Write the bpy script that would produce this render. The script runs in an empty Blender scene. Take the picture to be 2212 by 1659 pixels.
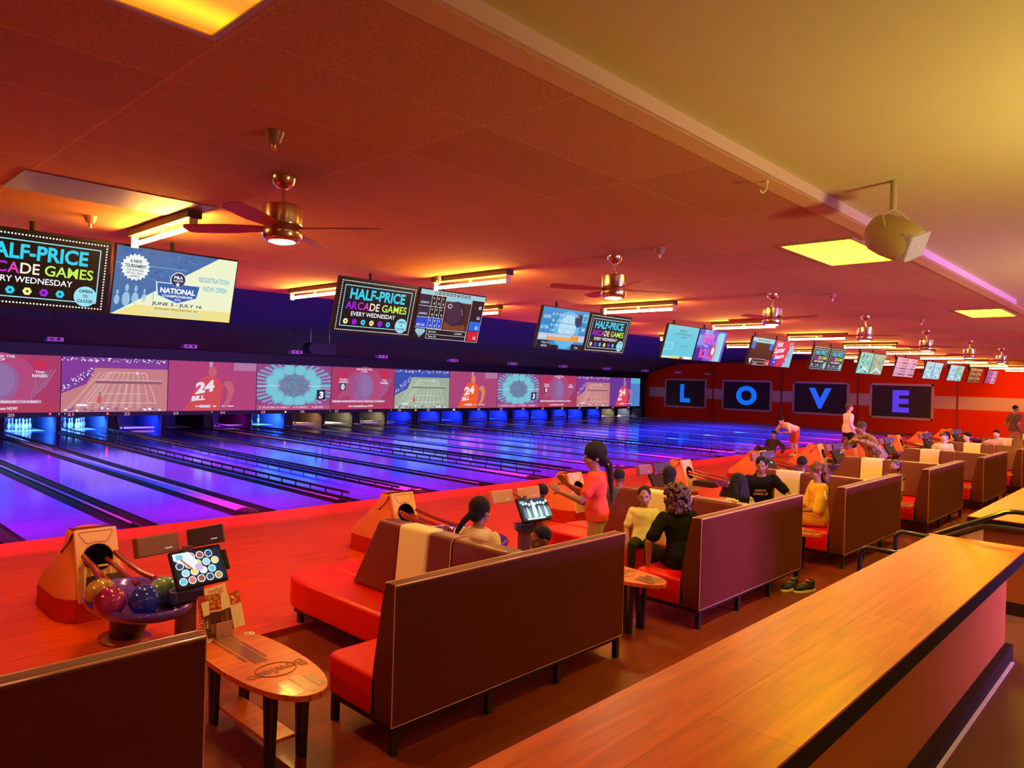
import bpy, bmesh, math, random
from mathutils import Vector, Matrix, Quaternion, noise
PI = math.pi
sc = bpy.context.scene
C = sc.collection
random.seed(7)

# ------------------------------------------------------------------ camera, world, view
cam_d = bpy.data.cameras.new('camera'); cam = bpy.data.objects.new('camera', cam_d); C.objects.link(cam)
cam_d.sensor_fit = 'HORIZONTAL'; cam_d.sensor_width = 36.0; cam_d.lens = 36.0 * 1556.57 / 2212
cam_d.clip_end = 200
_yaw, _pit, _rol = 0.75997, -0.0051, 0.0290
_f = Vector((math.cos(_yaw) * math.cos(_pit), math.sin(_yaw) * math.cos(_pit), math.sin(_pit)))
_r = Vector((math.sin(_yaw), -math.cos(_yaw), 0)); _u = _r.cross(_f)
_r2 = _r * math.cos(_rol) + _u * math.sin(_rol); _u2 = -_r * math.sin(_rol) + _u * math.cos(_rol)
_m = Matrix((_r2, _u2, -_f)).transposed().to_4x4()
_m.translation = Vector((0, -10.578, 2.187)); cam.matrix_world = _m
sc.camera = cam
w = bpy.data.worlds.new('world'); sc.world = w; w.use_nodes = True
w.node_tree.nodes['Background'].inputs[0].default_value = (0.10, 0.02, 0.03, 1)
w.node_tree.nodes['Background'].inputs[1].default_value = 0.05
sc.view_settings.view_transform = 'Standard'; sc.view_settings.look = 'None'
sc.view_settings.gamma = 1; sc.view_settings.use_curve_mapping = False
sc.view_settings.exposure = 0.0
sc.cycles.use_denoising = True
sc.cycles.max_bounces = 6; sc.cycles.diffuse_bounces = 3; sc.cycles.glossy_bounces = 3
sc.cycles.caustics_reflective = False; sc.cycles.caustics_refractive = False
sc.cycles.sample_clamp_indirect = 6
sc.cycles.use_light_tree = True

PITCH = 3.406                                  # two lanes
def lamp(kind, loc, energy, col, size=(1, 1), aim=(0, 0, -1), spread=180, name='light'):
    d = bpy.data.lights.new(name, kind); d.energy = energy; d.color = col
    if kind == 'AREA':
        d.shape = 'RECTANGLE'; d.size, d.size_y = size; d.spread = math.radians(spread)
    elif kind == 'SPOT':
        d.spot_size = math.radians(spread); d.spot_blend = .6; d.shadow_soft_size = size[0]
    else:
        d.shadow_soft_size = size[0]
    o = bpy.data.objects.new(name, d); C.objects.link(o)
    o.location = loc
    o.rotation_euler = Vector(aim).to_track_quat('-Z', 'Y').to_euler()
    return o
# ------------------------------------------------------------------ lights of the hall
ORANGE = (1.0, .36, .08)
# violet glow of the bar screens at the back of the concourse
for x in (7.8, 11.5, 15.5, 20, 26): lamp('AREA', (x, -15.6, 1.75), 170, (.45, .16, 1), (2.2, .7), aim=(0, 1, -.12), spread=58, name='bar_screen_lamp')
# ultraviolet / blue wash bars hidden behind the ceiling lip, over the lanes
for k in range(0, 11):
    x = 1.9 + PITCH * k
    lamp('AREA', (x, 2.2, 3.80), 130, (.03, .14, 1), (2.6, .12), aim=(0, .30, -1), spread=85, name='wash_lamp')
    lamp('AREA', (x, -.30, 3.62), 110, (1, .02, .60), (2.6, .1), aim=(0, .30, -1), spread=52, name='wash_lamp')
    lamp('AREA', (x, 7.6, 3.72), 270, (.04, .16, 1), (2.4, .12), aim=(0, .1, -1), spread=120, name='wash_lamp')

# added unseen uplights that brighten the ceiling over the concourse
for x in (4, 9, 15, 22): lamp('AREA', (x, -11.9, 1.7), 52, (1, .84, .26), (.5, .3), aim=(0, .55, 1), spread=125, name='ceiling_fill_lamp')

# ------------------------------------------------------------------ materials
def s2l(c):
    c = c / 255.0
    return c / 12.92 if c <= .04045 else ((c + .055) / 1.055) ** 2.4
def srgb(r, g, b): return (s2l(r), s2l(g), s2l(b))
MATS = {}
def mat(name, col=(.8, .8, .8), rough=.5, metal=0, em=None, es=1.0, spec=.5, coat=0, noise_=None, bump=None, stretch=(1, 1, 1), coord='Object', wood=None, trans=0):
    if name in MATS: return MATS[name]
    m = bpy.data.materials.new(name); m.use_nodes = True; MATS[name] = m
    nt = m.node_tree; N = nt.nodes; L = nt.links; b = N['Principled BSDF']
    b.inputs['Base Color'].default_value = (*col, 1); b.inputs['Roughness'].default_value = rough
    b.inputs['Metallic'].default_value = metal; b.inputs['Specular IOR Level'].default_value = spec
    b.inputs['Coat Weight'].default_value = coat; b.inputs['Coat Roughness'].default_value = .08
    b.inputs['Transmission Weight'].default_value = trans
    if em is not None:
        b.inputs['Emission Color'].default_value = (*em, 1); b.inputs['Emission Strength'].default_value = es
    if noise_ or bump or wood:
        tc = N.new('ShaderNodeTexCoord'); mp = N.new('ShaderNodeMapping'); L.new(tc.outputs[coord], mp.inputs[0])
        mp.inputs['Scale'].default_value = stretch
    if noise_:                                   # (scale, amount, second colour)
        nz = N.new('ShaderNodeTexNoise'); nz.inputs['Scale'].default_value = noise_[0]; nz.inputs['Detail'].default_value = 5
        L.new(mp.outputs[0], nz.inputs['Vector'])
        rp = N.new('ShaderNodeValToRGB'); rp.color_ramp.elements[0].position = .5 - noise_[1]; rp.color_ramp.elements[1].position = .5 + noise_[1]
        rp.color_ramp.elements[0].color = (*col, 1); rp.color_ramp.elements[1].color = (*noise_[2], 1)
        L.new(nz.outputs[0], rp.inputs[0]); L.new(rp.outputs[0], b.inputs['Base Color'])
    if wood:                                     # (plank width, plank length, col2, gap colour, dir)
        pw, pl, c2, gap = wood
        br = N.new('ShaderNodeTexBrick'); br.offset = .37; br.squash = 1
        br.inputs['Scale'].default_value = 1.0; br.inputs['Brick Width'].default_value = pl; br.inputs['Row Height'].default_value = pw
        br.inputs['Mortar Size'].default_value = .0018; br.inputs['Color1'].default_value = (*col, 1); br.inputs['Color2'].default_value = (*c2, 1)
        br.inputs['Mortar'].default_value = (*gap, 1)
        L.new(mp.outputs[0], br.inputs['Vector'])
        mp2 = N.new('ShaderNodeMapping'); mp2.inputs['Scale'].default_value = (1.6, 22, 22); L.new(mp.outputs[0], mp2.inputs[0])
        nz = N.new('ShaderNodeTexNoise'); nz.inputs['Scale'].default_value = 1.0; nz.inputs['Detail'].default_value = 6; nz.inputs['Distortion'].default_value = 1.2
        L.new(mp2.outputs[0], nz.inputs['Vector'])
        rp = N.new('ShaderNodeValToRGB'); rp.color_ramp.elements[0].position = .3; rp.color_ramp.elements[1].position = .7
        rp.color_ramp.elements[0].color = (.80, .72, .68, 1); rp.color_ramp.elements[1].color = (1.12, 1.12, 1.12, 1)
        L.new(nz.outputs[0], rp.inputs[0])
        mx = N.new('ShaderNodeMixRGB'); mx.blend_type = 'MULTIPLY'; mx.inputs[0].default_value = 1
        L.new(br.outputs[0], mx.inputs[1]); L.new(rp.outputs[0], mx.inputs[2]); L.new(mx.outputs[0], b.inputs['Base Color'])
    if bump:                                     # (scale, strength)
        nb = N.new('ShaderNodeTexNoise'); nb.inputs['Scale'].default_value = bump[0]; nb.inputs['Detail'].default_value = 3
        L.new(mp.outputs[0], nb.inputs['Vector'])
        bp = N.new('ShaderNodeBump'); bp.inputs['Strength'].default_value = bump[1]; bp.inputs['Distance'].default_value = .01
        L.new(nb.outputs[0], bp.inputs['Height']); L.new(bp.outputs[0], b.inputs['Normal'])
    return m
def em(r, g, b, s=1.0):
    n = 'glow_%d_%d_%d_%d' % (r, g, b, int(s * 100))
    if n in MATS: return MATS[n]
    m = bpy.data.materials.new(n); m.use_nodes = True; MATS[n] = m
    p = m.node_tree.nodes['Principled BSDF']
    p.inputs['Base Color'].default_value = (.01, .01, .01, 1); p.inputs['Roughness'].default_value = .5; p.inputs['Specular IOR Level'].default_value = .06
    p.inputs['Emission Color'].default_value = (*srgb(r, g, b), 1); p.inputs['Emission Strength'].default_value = s
    return m

# ------------------------------------------------------------------ mesh builder
class MB:
    def __init__(s): s.v = []; s.f = []; s.mi = []; s.M = Matrix(); s.cm = 0
    def add(s, vs, fs, M=None):
        T = s.M @ M if M is not None else s.M
        o = len(s.v); s.v += [T @ Vector(p) for p in vs]
        s.f += [tuple(i + o for i in f) for f in fs]; s.mi += [s.cm] * len(fs); return s
    def box(s, x0, x1, y0, y1, z0, z1, M=None):
        if x0 > x1: x0, x1 = x1, x0
        if y0 > y1: y0, y1 = y1, y0
        if z0 > z1: z0, z1 = z1, z0
        return s.add([(x0, y0, z0), (x1, y0, z0), (x1, y1, z0), (x0, y1, z0), (x0, y0, z1), (x1, y0, z1), (x1, y1, z1), (x0, y1, z1)],
                     [(0, 3, 2, 1), (4, 5, 6, 7), (0, 1, 5, 4), (1, 2, 6, 5), (2, 3, 7, 6), (3, 0, 4, 7)], M)
    def hull8(s, b, t):                          # bottom quad, top quad (counter-clockwise from above)
        return s.add(list(b) + list(t), [(3, 2, 1, 0), (4, 5, 6, 7), (0, 1, 5, 4), (1, 2, 6, 5), (2, 3, 7, 6), (3, 0, 4, 7)])
    def prism(s, poly, a, b, axis='z', M=None):  # polygon in the two other axes, extruded a..b
        n = len(poly)
        def P(p, h):
            return (p[0], p[1], h) if axis == 'z' else ((h, p[0], p[1]) if axis == 'x' else (p[0], h, p[1]))
        vs = [P(p, a) for p in poly] + [P(p, b) for p in poly]
        fs = [tuple(range(n))[::-1], tuple(range(n, 2 * n))] + [(i, (i + 1) % n, (i + 1) % n + n, i + n) for i in range(n)]
        return s.add(vs, fs, M)
    def loft(s, rings, cap=True, closed=False, M=None):
        n = len(rings[0]); vs = [p for r in rings for p in r]; fs = []
        for k in range(len(rings) - 1 + (1 if closed else 0)):
            a = k * n; b = ((k + 1) % len(rings)) * n
            for i in range(n): fs.append((a + i, a + (i + 1) % n, b + (i + 1) % n, b + i))
        if cap and not closed: fs += [tuple(range(n))[::-1], tuple(range((len(rings) - 1) * n, len(rings) * n))]
        return s.add(vs, fs, M)
    def lathe(s, prof, n=24, M=None):            # profile of (r, z)
        rings = [[(max(r, .0002) * math.cos(2 * PI * i / n), max(r, .0002) * math.sin(2 * PI * i / n), z) for i in range(n)] for r, z in prof]
        return s.loft(rings, True, False, M)
    def ell(s, c, r, n=14, M=None, R=None):
        if not hasattr(r, '__len__'): r = (r, r, r)
        T = Matrix.Translation(c) @ (R if R is not None else Matrix()) @ Matrix.Diagonal((*r, 1))
        prof = [(math.sin(PI * k / n), -math.cos(PI * k / n)) for k in range(n + 1)]
        return s.lathe(prof, n + 4, T if M is None else M @ T)
    def cap(s, a, b, ra, rb=None, n=12):         # tapered capsule
        rb = ra if rb is None else rb; a = Vector(a); b = Vector(b); d = b - a; L = d.length
        q = d.to_track_quat('Z', 'Y').to_matrix().to_4x4() if L > 1e-6 else Matrix()
        m = 4
        prof = [(ra * math.sin(PI / 2 * k / m), -ra * math.cos(PI / 2 * k / m)) for k in range(m + 1)] + \
               [(rb * math.cos(PI / 2 * k / m), L + rb * math.sin(PI / 2 * k / m)) for k in range(m + 1)]
        return s.lathe(prof, n, Matrix.Translation(a) @ q)
    def chain(s, pts, rs, n=12):
        for i in range(len(pts) - 1): s.cap(pts[i], pts[i + 1], rs[i], rs[i + 1], n)
        return s
    def cyl(s, a, b, r, r2=None, n=16):
        r2 = r if r2 is None else r2; a = Vector(a); b = Vector(b); d = b - a
        q = d.to_track_quat('Z', 'Y').to_matrix().to_4x4()
        return s.lathe([(r, 0), (r2, d.length)], n, Matrix.Translation(a) @ q)
    def tube(s, pts, r, n=8, sx=1.0):
        pts = [Vector(p) for p in pts]; rings = []; up = Vector((0, 0, 1)); ref = None
        for i, p in enumerate(pts):
            t = (pts[min(i + 1, len(pts) - 1)] - pts[max(i - 1, 0)]).normalized()
            if ref is None: ref = up if abs(t.z) < .9 else Vector((1, 0, 0))
            x = t.cross(ref).normalized(); y = x.cross(t).normalized(); ref = y
            rr = r[i] if hasattr(r, '__len__') else r
            rings.append([p + x * rr * math.cos(2 * PI * k / n) * sx + y * rr * math.sin(2 * PI * k / n) for k in range(n)])
        return s.loft(rings)
    def quad(s, a, b, c, d, M=None): return s.add([a, b, c, d], [(0, 1, 2, 3)], M)
    def build(s, name, mats, parent=None, smooth=False, bev=0, seg=2, angle=35, loc=None, sub=0):
        me = bpy.data.meshes.new(name); me.from_pydata([tuple(v) for v in s.v], [], s.f)
        if not isinstance(mats, (list, tuple)): mats = [mats]
        for m in mats: me.materials.append(m)
        if len(mats) > 1:
            for i, p in enumerate(me.polygons): p.material_index = s.mi[i]
        if smooth:
            me.shade_smooth(); me.set_sharp_from_angle(angle=math.radians(angle))
        me.validate()
        o = bpy.data.objects.new(name, me); C.objects.link(o)
        if parent is not None: o.parent = parent
        if loc is not None: o.location = loc
        if bev:
            b = o.modifiers.new('bevel', 'BEVEL'); b.width = bev; b.segments = seg; b.limit_method = 'ANGLE'; b.angle_limit = math.radians(40)
        if sub:
            b = o.modifiers.new('sub', 'SUBSURF'); b.levels = sub; b.render_levels = sub
        return o
def bake(mb, voxel=.012, smooth_it=6, disp=None):
    """union of the closed shapes in a builder as one smooth mesh"""
    me = bpy.data.meshes.new('t'); me.from_pydata([tuple(v) for v in mb.v], [], mb.f)
    bm = bmesh.new(); bm.from_mesh(me); bmesh.ops.recalc_face_normals(bm, faces=bm.faces); bm.to_mesh(me); bm.free()
    o = bpy.data.objects.new('t', me); C.objects.link(o)
    r = o.modifiers.new('r', 'REMESH'); r.mode = 'VOXEL'; r.voxel_size = voxel
    if smooth_it:
        sm = o.modifiers.new('s', 'SMOOTH'); sm.factor = .5; sm.iterations = smooth_it
    dg = bpy.context.evaluated_depsgraph_get(); ev = o.evaluated_get(dg)
    out = bpy.data.meshes.new_from_object(ev)
    bpy.data.objects.remove(o); bpy.data.meshes.remove(me)
    if disp:
        sc_, am = disp
        out.update()
        ns = [v.normal.copy() for v in out.vertices]
        for v, n in zip(out.vertices, ns): v.co += n * am * noise.noise(v.co * sc_)
    out.shade_smooth()
    return out
def part(me, name, m, parent):
    me.name = name; me.materials.clear(); me.materials.append(m)
    o = bpy.data.objects.new(name, me); C.objects.link(o); o.parent = parent; return o

def tag(o, label=None, cat=None, group=None, kind=None):
    if label: o['label'] = label
    if cat: o['category'] = cat
    if group: o['group'] = group
    if kind: o['kind'] = kind
    return o
def thing(name, label, cat, loc=(0, 0, 0), rz=0, group=None):
    o = bpy.data.objects.new(name, None); C.objects.link(o); o.empty_display_size = .1
    o.location = loc; o.rotation_euler = (0, 0, rz)
    return tag(o, label, cat, group)
def struct(o, label=None, cat=None): return tag(o, label, cat, kind='structure')
def dup(root, loc=None, rz=None, label=None, group=None):
    r = root.copy(); C.objects.link(r)
    if loc is not None: r.location = loc
    if rz is not None: r.rotation_euler = (0, 0, rz)
    if label: r['label'] = label
    if group: r['group'] = group
    for ch in list(root.children):
        c = ch.copy(); C.objects.link(c); c.parent = r
        for g in list(ch.children):
            d = g.copy(); C.objects.link(d); d.parent = c
    return r
ORD = ['first', 'second', 'third', 'fourth', 'fifth', 'sixth', 'seventh', 'eighth', 'ninth', 'tenth', 'eleventh', 'twelfth', 'thirteenth', 'fourteenth']

# ------------------------------------------------------------------ flat pictures (screens, signs, printed cards)
_txt = {}
def text_geo(t, bold=0.0):
    k = (t, bold)
    if k in _txt: return _txt[k]
    cu = bpy.data.curves.new('t', 'FONT'); cu.body = t; cu.size = 1; cu.offset = bold; cu.resolution_u = 4
    o = bpy.data.objects.new('t', cu); C.objects.link(o)
    dg = bpy.context.evaluated_depsgraph_get(); me = bpy.data.meshes.new_from_object(o.evaluated_get(dg))
    vs = [(v.co.x, v.co.y) for v in me.vertices]; fs = [tuple(p.vertices) for p in me.polygons]
    bpy.data.objects.remove(o); bpy.data.curves.remove(cu); bpy.data.meshes.remove(me)
    if not vs: vs = [(0, 0)]; fs = []
    xs = [v[0] for v in vs]; ys = [v[1] for v in vs]
    _txt[k] = (vs, fs, min(xs), max(xs), min(ys), max(ys)); return _txt[k]
class Pic:
    """picture in local x (0..w), y (0..h); layers rise along z"""
    def __init__(s, w, h, bg, step=.0012):
        s.w, s.h, s.step = w, h, step; s.v = []; s.f = []; s.mi = []; s.mats = []; s.rect(0, 0, w, h, bg, 0)
    def m(s, m):
        if m not in s.mats: s.mats.append(m)
        return s.mats.index(m)
    def poly(s, pts, m, l=1):
        o = len(s.v); s.v += [(x, y, l * s.step) for x, y in pts]; s.f.append(tuple(range(o, o + len(pts)))); s.mi.append(s.m(m))
    def rect(s, x0, y0, x1, y1, m, l=1): s.poly([(x0, y0), (x1, y0), (x1, y1), (x0, y1)], m, l)
    def circ(s, x, y, r, m, l=1, ry=None, n=20):
        ry = r if ry is None else ry
        s.poly([(x + r * math.cos(2 * PI * i / n), y + ry * math.sin(2 * PI * i / n)) for i in range(n)], m, l)
    def line(s, a, b, wd, m, l=1):
        a = Vector(a); b = Vector(b); d = (b - a).normalized(); n = Vector((-d.y, d.x)) * wd / 2
        s.poly([tuple(a - n), tuple(b - n), tuple(b + n), tuple(a + n)], m, l)
    def frame(s, x0, y0, x1, y1, wd, m, l=1):
        for a, b in (((x0, y0), (x1, y0)), ((x1, y0), (x1, y1)), ((x1, y1), (x0, y1)), ((x0, y1), (x0, y0))): s.line(a, b, wd, m, l)
    def text(s, t, x, y, w, h, m, l=2, bold=.02, rot=0, skew=0):
        """text fitted into the box w x h whose lower left corner is x, y"""
        vs, fs, a, b, c, d = text_geo(t, bold)
        sx = w / max(b - a, 1e-6); sy = h / max(d - c, 1e-6); o = len(s.v); ca, sa = math.cos(rot), math.sin(rot)
        for p in vs:
            X = (p[0] - a) * sx + skew * (p[1] - c) * sy; Y = (p[1] - c) * sy
            s.v.append((x + X * ca - Y * sa, y + X * sa + Y * ca, l * s.step))
        mi = s.m(m)
        for f in fs: s.f.append(tuple(i + o for i in f)); s.mi.append(mi)
    def mesh(s, name='picture'):
        me = bpy.data.meshes.new(name); me.from_pydata(s.v, [], s.f)
        for m in s.mats: me.materials.append(m)
        for i, p in enumerate(me.polygons): p.material_index = s.mi[i]
        return me
def pic_part(me, name, parent, M):
    o = bpy.data.objects.new(name, me); C.objects.link(o); o.parent = parent; o.matrix_local = M; return o
def plane_matrix(o, ex, ey):
    """matrix that maps picture x to ex, y to ey with origin o"""
    ex = Vector(ex).normalized(); ey = Vector(ey).normalized(); ez = ex.cross(ey)
    M = Matrix((ex, ey, ez)).transposed().to_4x4(); M.translation = Vector(o); return M
# ------------------------------------------------------------------ setting
XL, XR = -5.0, 42.0
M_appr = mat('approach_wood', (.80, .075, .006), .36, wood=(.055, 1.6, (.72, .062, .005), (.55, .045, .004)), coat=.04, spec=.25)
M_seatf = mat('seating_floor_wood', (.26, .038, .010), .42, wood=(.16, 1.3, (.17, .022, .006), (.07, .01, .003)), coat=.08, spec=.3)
M_conc = mat('concourse_floor', (.14, .05, .012), .45, noise_=(2.2, .25, (.20, .07, .018)), spec=.3)
M_dark = mat('black_paint', (.012, .011, .014), .55)
M_dceil = mat('dark_lane_ceiling', (.07, .025, .035), .9, noise_=(3, .3, (.09, .03, .045)))
M_wallr = mat('red_wall', (.90, .045, .004), .9, noise_=(1.5, .3, (.82, .038, .003)), spec=.1)
M_stripe = mat('pale_wall_stripe', (.80, .50, .42), .6)
M_pony = mat('brown_plaster', (.46, .13, .022), .85, noise_=(2.5, .3, (.42, .115, .019)), spec=.2)
M_base = mat('dark_baseboard', (.035, .015, .010), .8, spec=.15)
M_pale = mat('pale_trim', (.80, .50, .60), .8, spec=.2)

def ceil_mat():
    m = bpy.data.materials.new('ceiling_tiles'); m.use_nodes = True; nt = m.node_tree; N = nt.nodes; L = nt.links; b = N['Principled BSDF']
    b.inputs['Roughness'].default_value = .95; b.inputs['Specular IOR Level'].default_value = .15
    tc = N.new('ShaderNodeTexCoord'); br = N.new('ShaderNodeTexBrick'); br.offset = 0; br.squash = 1
    mp = N.new('ShaderNodeMapping'); mp.inputs['Location'].default_value = (.05, .13, 0)
    L.new(tc.outputs['Object'], mp.inputs[0]); L.new(mp.outputs[0], br.inputs['Vector'])
    br.inputs['Scale'].default_value = 1; br.inputs['Brick Width'].default_value = 1.215; br.inputs['Row Height'].default_value = .61
    br.inputs['Mortar Size'].default_value = .006; br.inputs['Mortar Smooth'].default_value = 0
    br.inputs['Color1'].default_value = (.60, .26, .12, 1); br.inputs['Color2'].default_value = (.52, .22, .105, 1); br.inputs['Mortar'].default_value = (.68, .32, .17, 1)
    nz = N.new('ShaderNodeTexNoise'); nz.inputs['Scale'].default_value = 60; nz.inputs['Detail'].default_value = 2; L.new(tc.outputs['Object'], nz.inputs['Vector'])
    rp = N.new('ShaderNodeValToRGB'); rp.color_ramp.elements[0].position = .38; rp.color_ramp.elements[1].position = .62
    rp.color_ramp.elements[0].color = (.86, .86, .86, 1); rp.color_ramp.elements[1].color = (1.08, 1.08, 1.08, 1); L.new(nz.outputs[0], rp.inputs[0])
    mx = N.new('ShaderNodeMixRGB'); mx.blend_type = 'MULTIPLY'; mx.inputs[0].default_value = 1
    L.new(br.outputs[0], mx.inputs[1]); L.new(rp.outputs[0], mx.inputs[2]); L.new(mx.outputs[0], b.inputs['Base Color'])
    bp = N.new('ShaderNodeBump'); bp.inputs['Strength'].default_value = .35; bp.inputs['Distance'].default_value = .004
    L.new(nz.outputs[0], bp.inputs['Height']); L.new(bp.outputs[0], b.inputs['Normal'])
    return m
M_ceil = ceil_mat()
M_ceil2 = mat('painted_ceiling', (.66, .56, .30), .9)

def sbox(name, x0, x1, y0, y1, z0, z1, m, bev=0):
    return struct(MB().box(x0, x1, y0, y1, z0, z1).build(name, m, bev=bev))
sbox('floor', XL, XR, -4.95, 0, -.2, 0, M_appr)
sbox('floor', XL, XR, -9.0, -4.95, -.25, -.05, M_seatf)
sbox('floor', XL, XR, -16, -9.2, .05, .30, M_conc)
sbox('floor', XL, XR, 0, 21, -.3, -.14, M_dark)
sbox('ceiling', XL, XR, -8.78, -.5, 3.4, 3.46, M_ceil)
sbox('ceiling', XL, XR, -16, -8.78, 3.46, 3.56, M_ceil2)
pr = [(-.5, 3.95), (5.2, 3.93), (9.4, 3.70), (14.3, 3.59), (15.6, 3.2), (16.5, 2.95), (16.5, 3.05), (15.5, 3.3), (14.3, 3.7), (9.4, 3.8), (5.2, 4.03), (-.5, 4.05)]
struct(MB().prism([(y, z) for y, z in pr], XL, XR, 'x').build('ceiling', M_dceil))
sbox('wall_front', XL, XR, -.55, -.5, 3.401, 4.05, M_dark)           # upstand behind the ceiling edge
sbox('trim_1', XL, 11.6, -8.802, -8.781, 3.392, 3.462, M_pale)
sbox('trim_2', XL, 14.0, -8.779, -8.66, 3.388, 3.3995, mat('ceiling_edge_trim', (.74, .44, .20), .9))
sbox('wall_far', XL, XR, 20.6, 20.8, -.3, 3.2, M_dark)
sbox('wall_far', XL, XR, 16.56, 16.62, 2.56, 2.96, M_dark)
sbox('wall_left', XL - .1, XL, -16, 21, -.3, 4.1, mat('left_wall_paint', (.14, .03, .04), .8))
sbox('wall_back', XL, XR, -16.1, -16, .3, 3.5, mat('back_wall_paint', (.38, .24, .13), .8))
sbox('wall_right', XR, XR + .12, -16, 21, -.3, 4.1, M_wallr)
sbox('wall_right', 41.24, 41.60, 16.50, 20.6, -.14, 2.96, M_dark)     # pier at the end of the lanes
# pale stripe painted along the red wall, interrupted by the four letter boards
sbox('trim_3', 41.986, XR - .0005, -15.9, 16.45, 1.37, 2.02, M_stripe)
for y in (11.69, 7.27, 2.98, -1.8, -7):
    sbox('trim_4', 41.975, XR - .0006, y - .05, y + .05, 0, 3.4, mat('red_batten', (.40, .03, .01), .7))

# counter wall and concourse step
sbox('wall_counter', XL, 6.20, -9.625, -9.25, -.05, 1.055, M_pony)
sbox('baseboard_counter', XL, 6.212, -9.675, -9.626, .30, .41, M_base)
sbox('baseboard_counter', 6.201, 6.212, -9.625, -9.25, .30, .41, M_base)
sbox('trim_5', XL, 6.14, -9.695, -9.676, .301, .308, mat('white_floor_strip', (.85, .70, .62), .5))
sbox('wall_counter', 7.46, 34.0, -9.60, -9.25, -.05, 1.055, M_pony)
sbox('baseboard_counter', 7.448, 34.0, -9.65, -9.601, .30, .41, M_base)
sbox('baseboard_counter', 7.448, 7.459, -9.60, -9.25, .30, .41, M_base)
sbox('floor', 6.21, 7.45, -9.2, -8.9, -.05, .125, M_seatf)            # step between the counters
sbox('floor', 6.21, 7.45, -9.5, -9.2, .0, .2995, M_seatf)

# ------------------------------------------------------------------ counters
M_top = mat('counter_wood', (.82, .13, .008), .36, wood=(.30, 1.55, (.72, .098, .006), (.42, .055, .004)), coat=.0, spec=.22)
M_edge = mat('dark_counter_edge', (.014, .008, .010), .8, spec=.15)
for i, (x0, x1, lab) in enumerate(((XL, 6.22, 'long orange wood counter top with a dark edge in the foreground'),
                                   (7.38, 34.0, 'second orange wood counter top beyond the stair railings'))):
    t = thing('counter', lab, 'counter', (x0, -9.74, 1.058), 0, 'counter tops along the concourse')
    L_ = x1 - x0
    MB().box(-.001 if i else 0, L_ + (0 if i else .001), -.001, .60, .0425, .052).build('countertop', M_top, t, bev=.002)
    MB().box(0, L_, 0, .012, -.035, .042).build('edge_band', M_edge, t)
    MB().box(L_ - .012 if i == 0 else 0, L_ if i == 0 else .012, .013, .60, -.035, .042).build('edge_band', M_edge, t)
# a few joint lines are in the wood; two triangular inlay boards at the end of the first counter

# ------------------------------------------------------------------ handrails of the short stair
M_blackm = mat('black_powder_coat', (.02, .016, .018), .25, coat=.6)
for x, lab in ((6.30, 'black tubular handrail beside the end of the front counter'), (7.27, 'black tubular handrail on the far side of the short stair')):
    t = thing('handrail', lab, 'handrail', (x, -8.60, -.05), 0, 'stair handrails')
    MB().tube([(0, 0, .78), (0, 0, .90), (0, -.02, .935), (0, -.05, .95), (0, -.26, .945), (0, -.30, .96), (0, -.84, 1.25), (0, -.90, 1.26), (0, -1.15, 1.26), (0, -1.19, 1.24), (0, -1.20, 1.2)], .021, 10).build('rail', M_blackm, t, smooth=True)
    MB().tube([(0, 0, 0), (0, 0, .79)], .021, 10).build('post', M_blackm, t, smooth=True)
    MB().tube([(0, -1.20, .35), (0, -1.20, 1.21)], .021, 10).build('post', M_blackm, t, smooth=True)
    MB().cyl((0, 0, .0), (0, 0, .012), .05).build('flange', M_blackm, t)

# ------------------------------------------------------------------ lanes
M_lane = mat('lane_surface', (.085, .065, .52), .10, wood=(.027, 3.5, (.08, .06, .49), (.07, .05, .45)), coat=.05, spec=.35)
M_gut = mat('dark_gutter', (.018, .010, .016), .35)
M_cap = mat('glossy_capping', (.30, .16, .42), .16, coat=.6, spec=.6)
M_rail = mat('dark_bumper_rail', (.03, .012, .018), .35)
def WC(k): return 2.0265 + PITCH * k
LW = 1.0775
def lane_parts(t, bumpers):
    MB().box(0, LW, .0, 19.5, -.10, 0).build('lane_bed', M_lane, t)
    for s in (0, 1):
        x0 = -.2349 if s == 0 else LW
        prof = [(x0, -.004)] + [(x0 + .1175 - .1175 * math.cos(PI * i / 8), -.085 * math.sin(PI * i / 8) - .004) for i in range(1, 8)] + [(x0 + .2349, -.004), (x0 + .2349, -.1), (x0, -.1)]
        MB().prism([(p[0], p[1]) for p in prof][::-1], .0, 19.5, 'y').build('gutter', M_gut, t, smooth=True)
    if bumpers:
        for s in (-1, 1):
            xx = -.02 if s < 0 else LW + .02
            r = MB().box(xx - .012, xx + .012, .38, 17.6, .075, .115)
            y = .6
            while y < 17.5:
                r.box(xx - .009, xx + .009, y - .012, y + .012, -.03, .08); y += .54
            r.build('bumper_rail', M_rail, t)
lanes = {}
for n in range(17, 41):
    k = (n - 17) // 2
    x0 = WC(k) - .3665 - LW if n % 2 else WC(k) + .3665
    t = thing('bowling_lane', 'glossy bowling lane lit blue, running down to the pins under number %d' % n + (', with bumper rails' if n in (21, 24, 29) else ''), 'bowling lane', (x0, 0, 0), 0, 'bowling lanes')
    lane_parts(t, n in (21, 24, 29)); lanes[n] = x0
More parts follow.
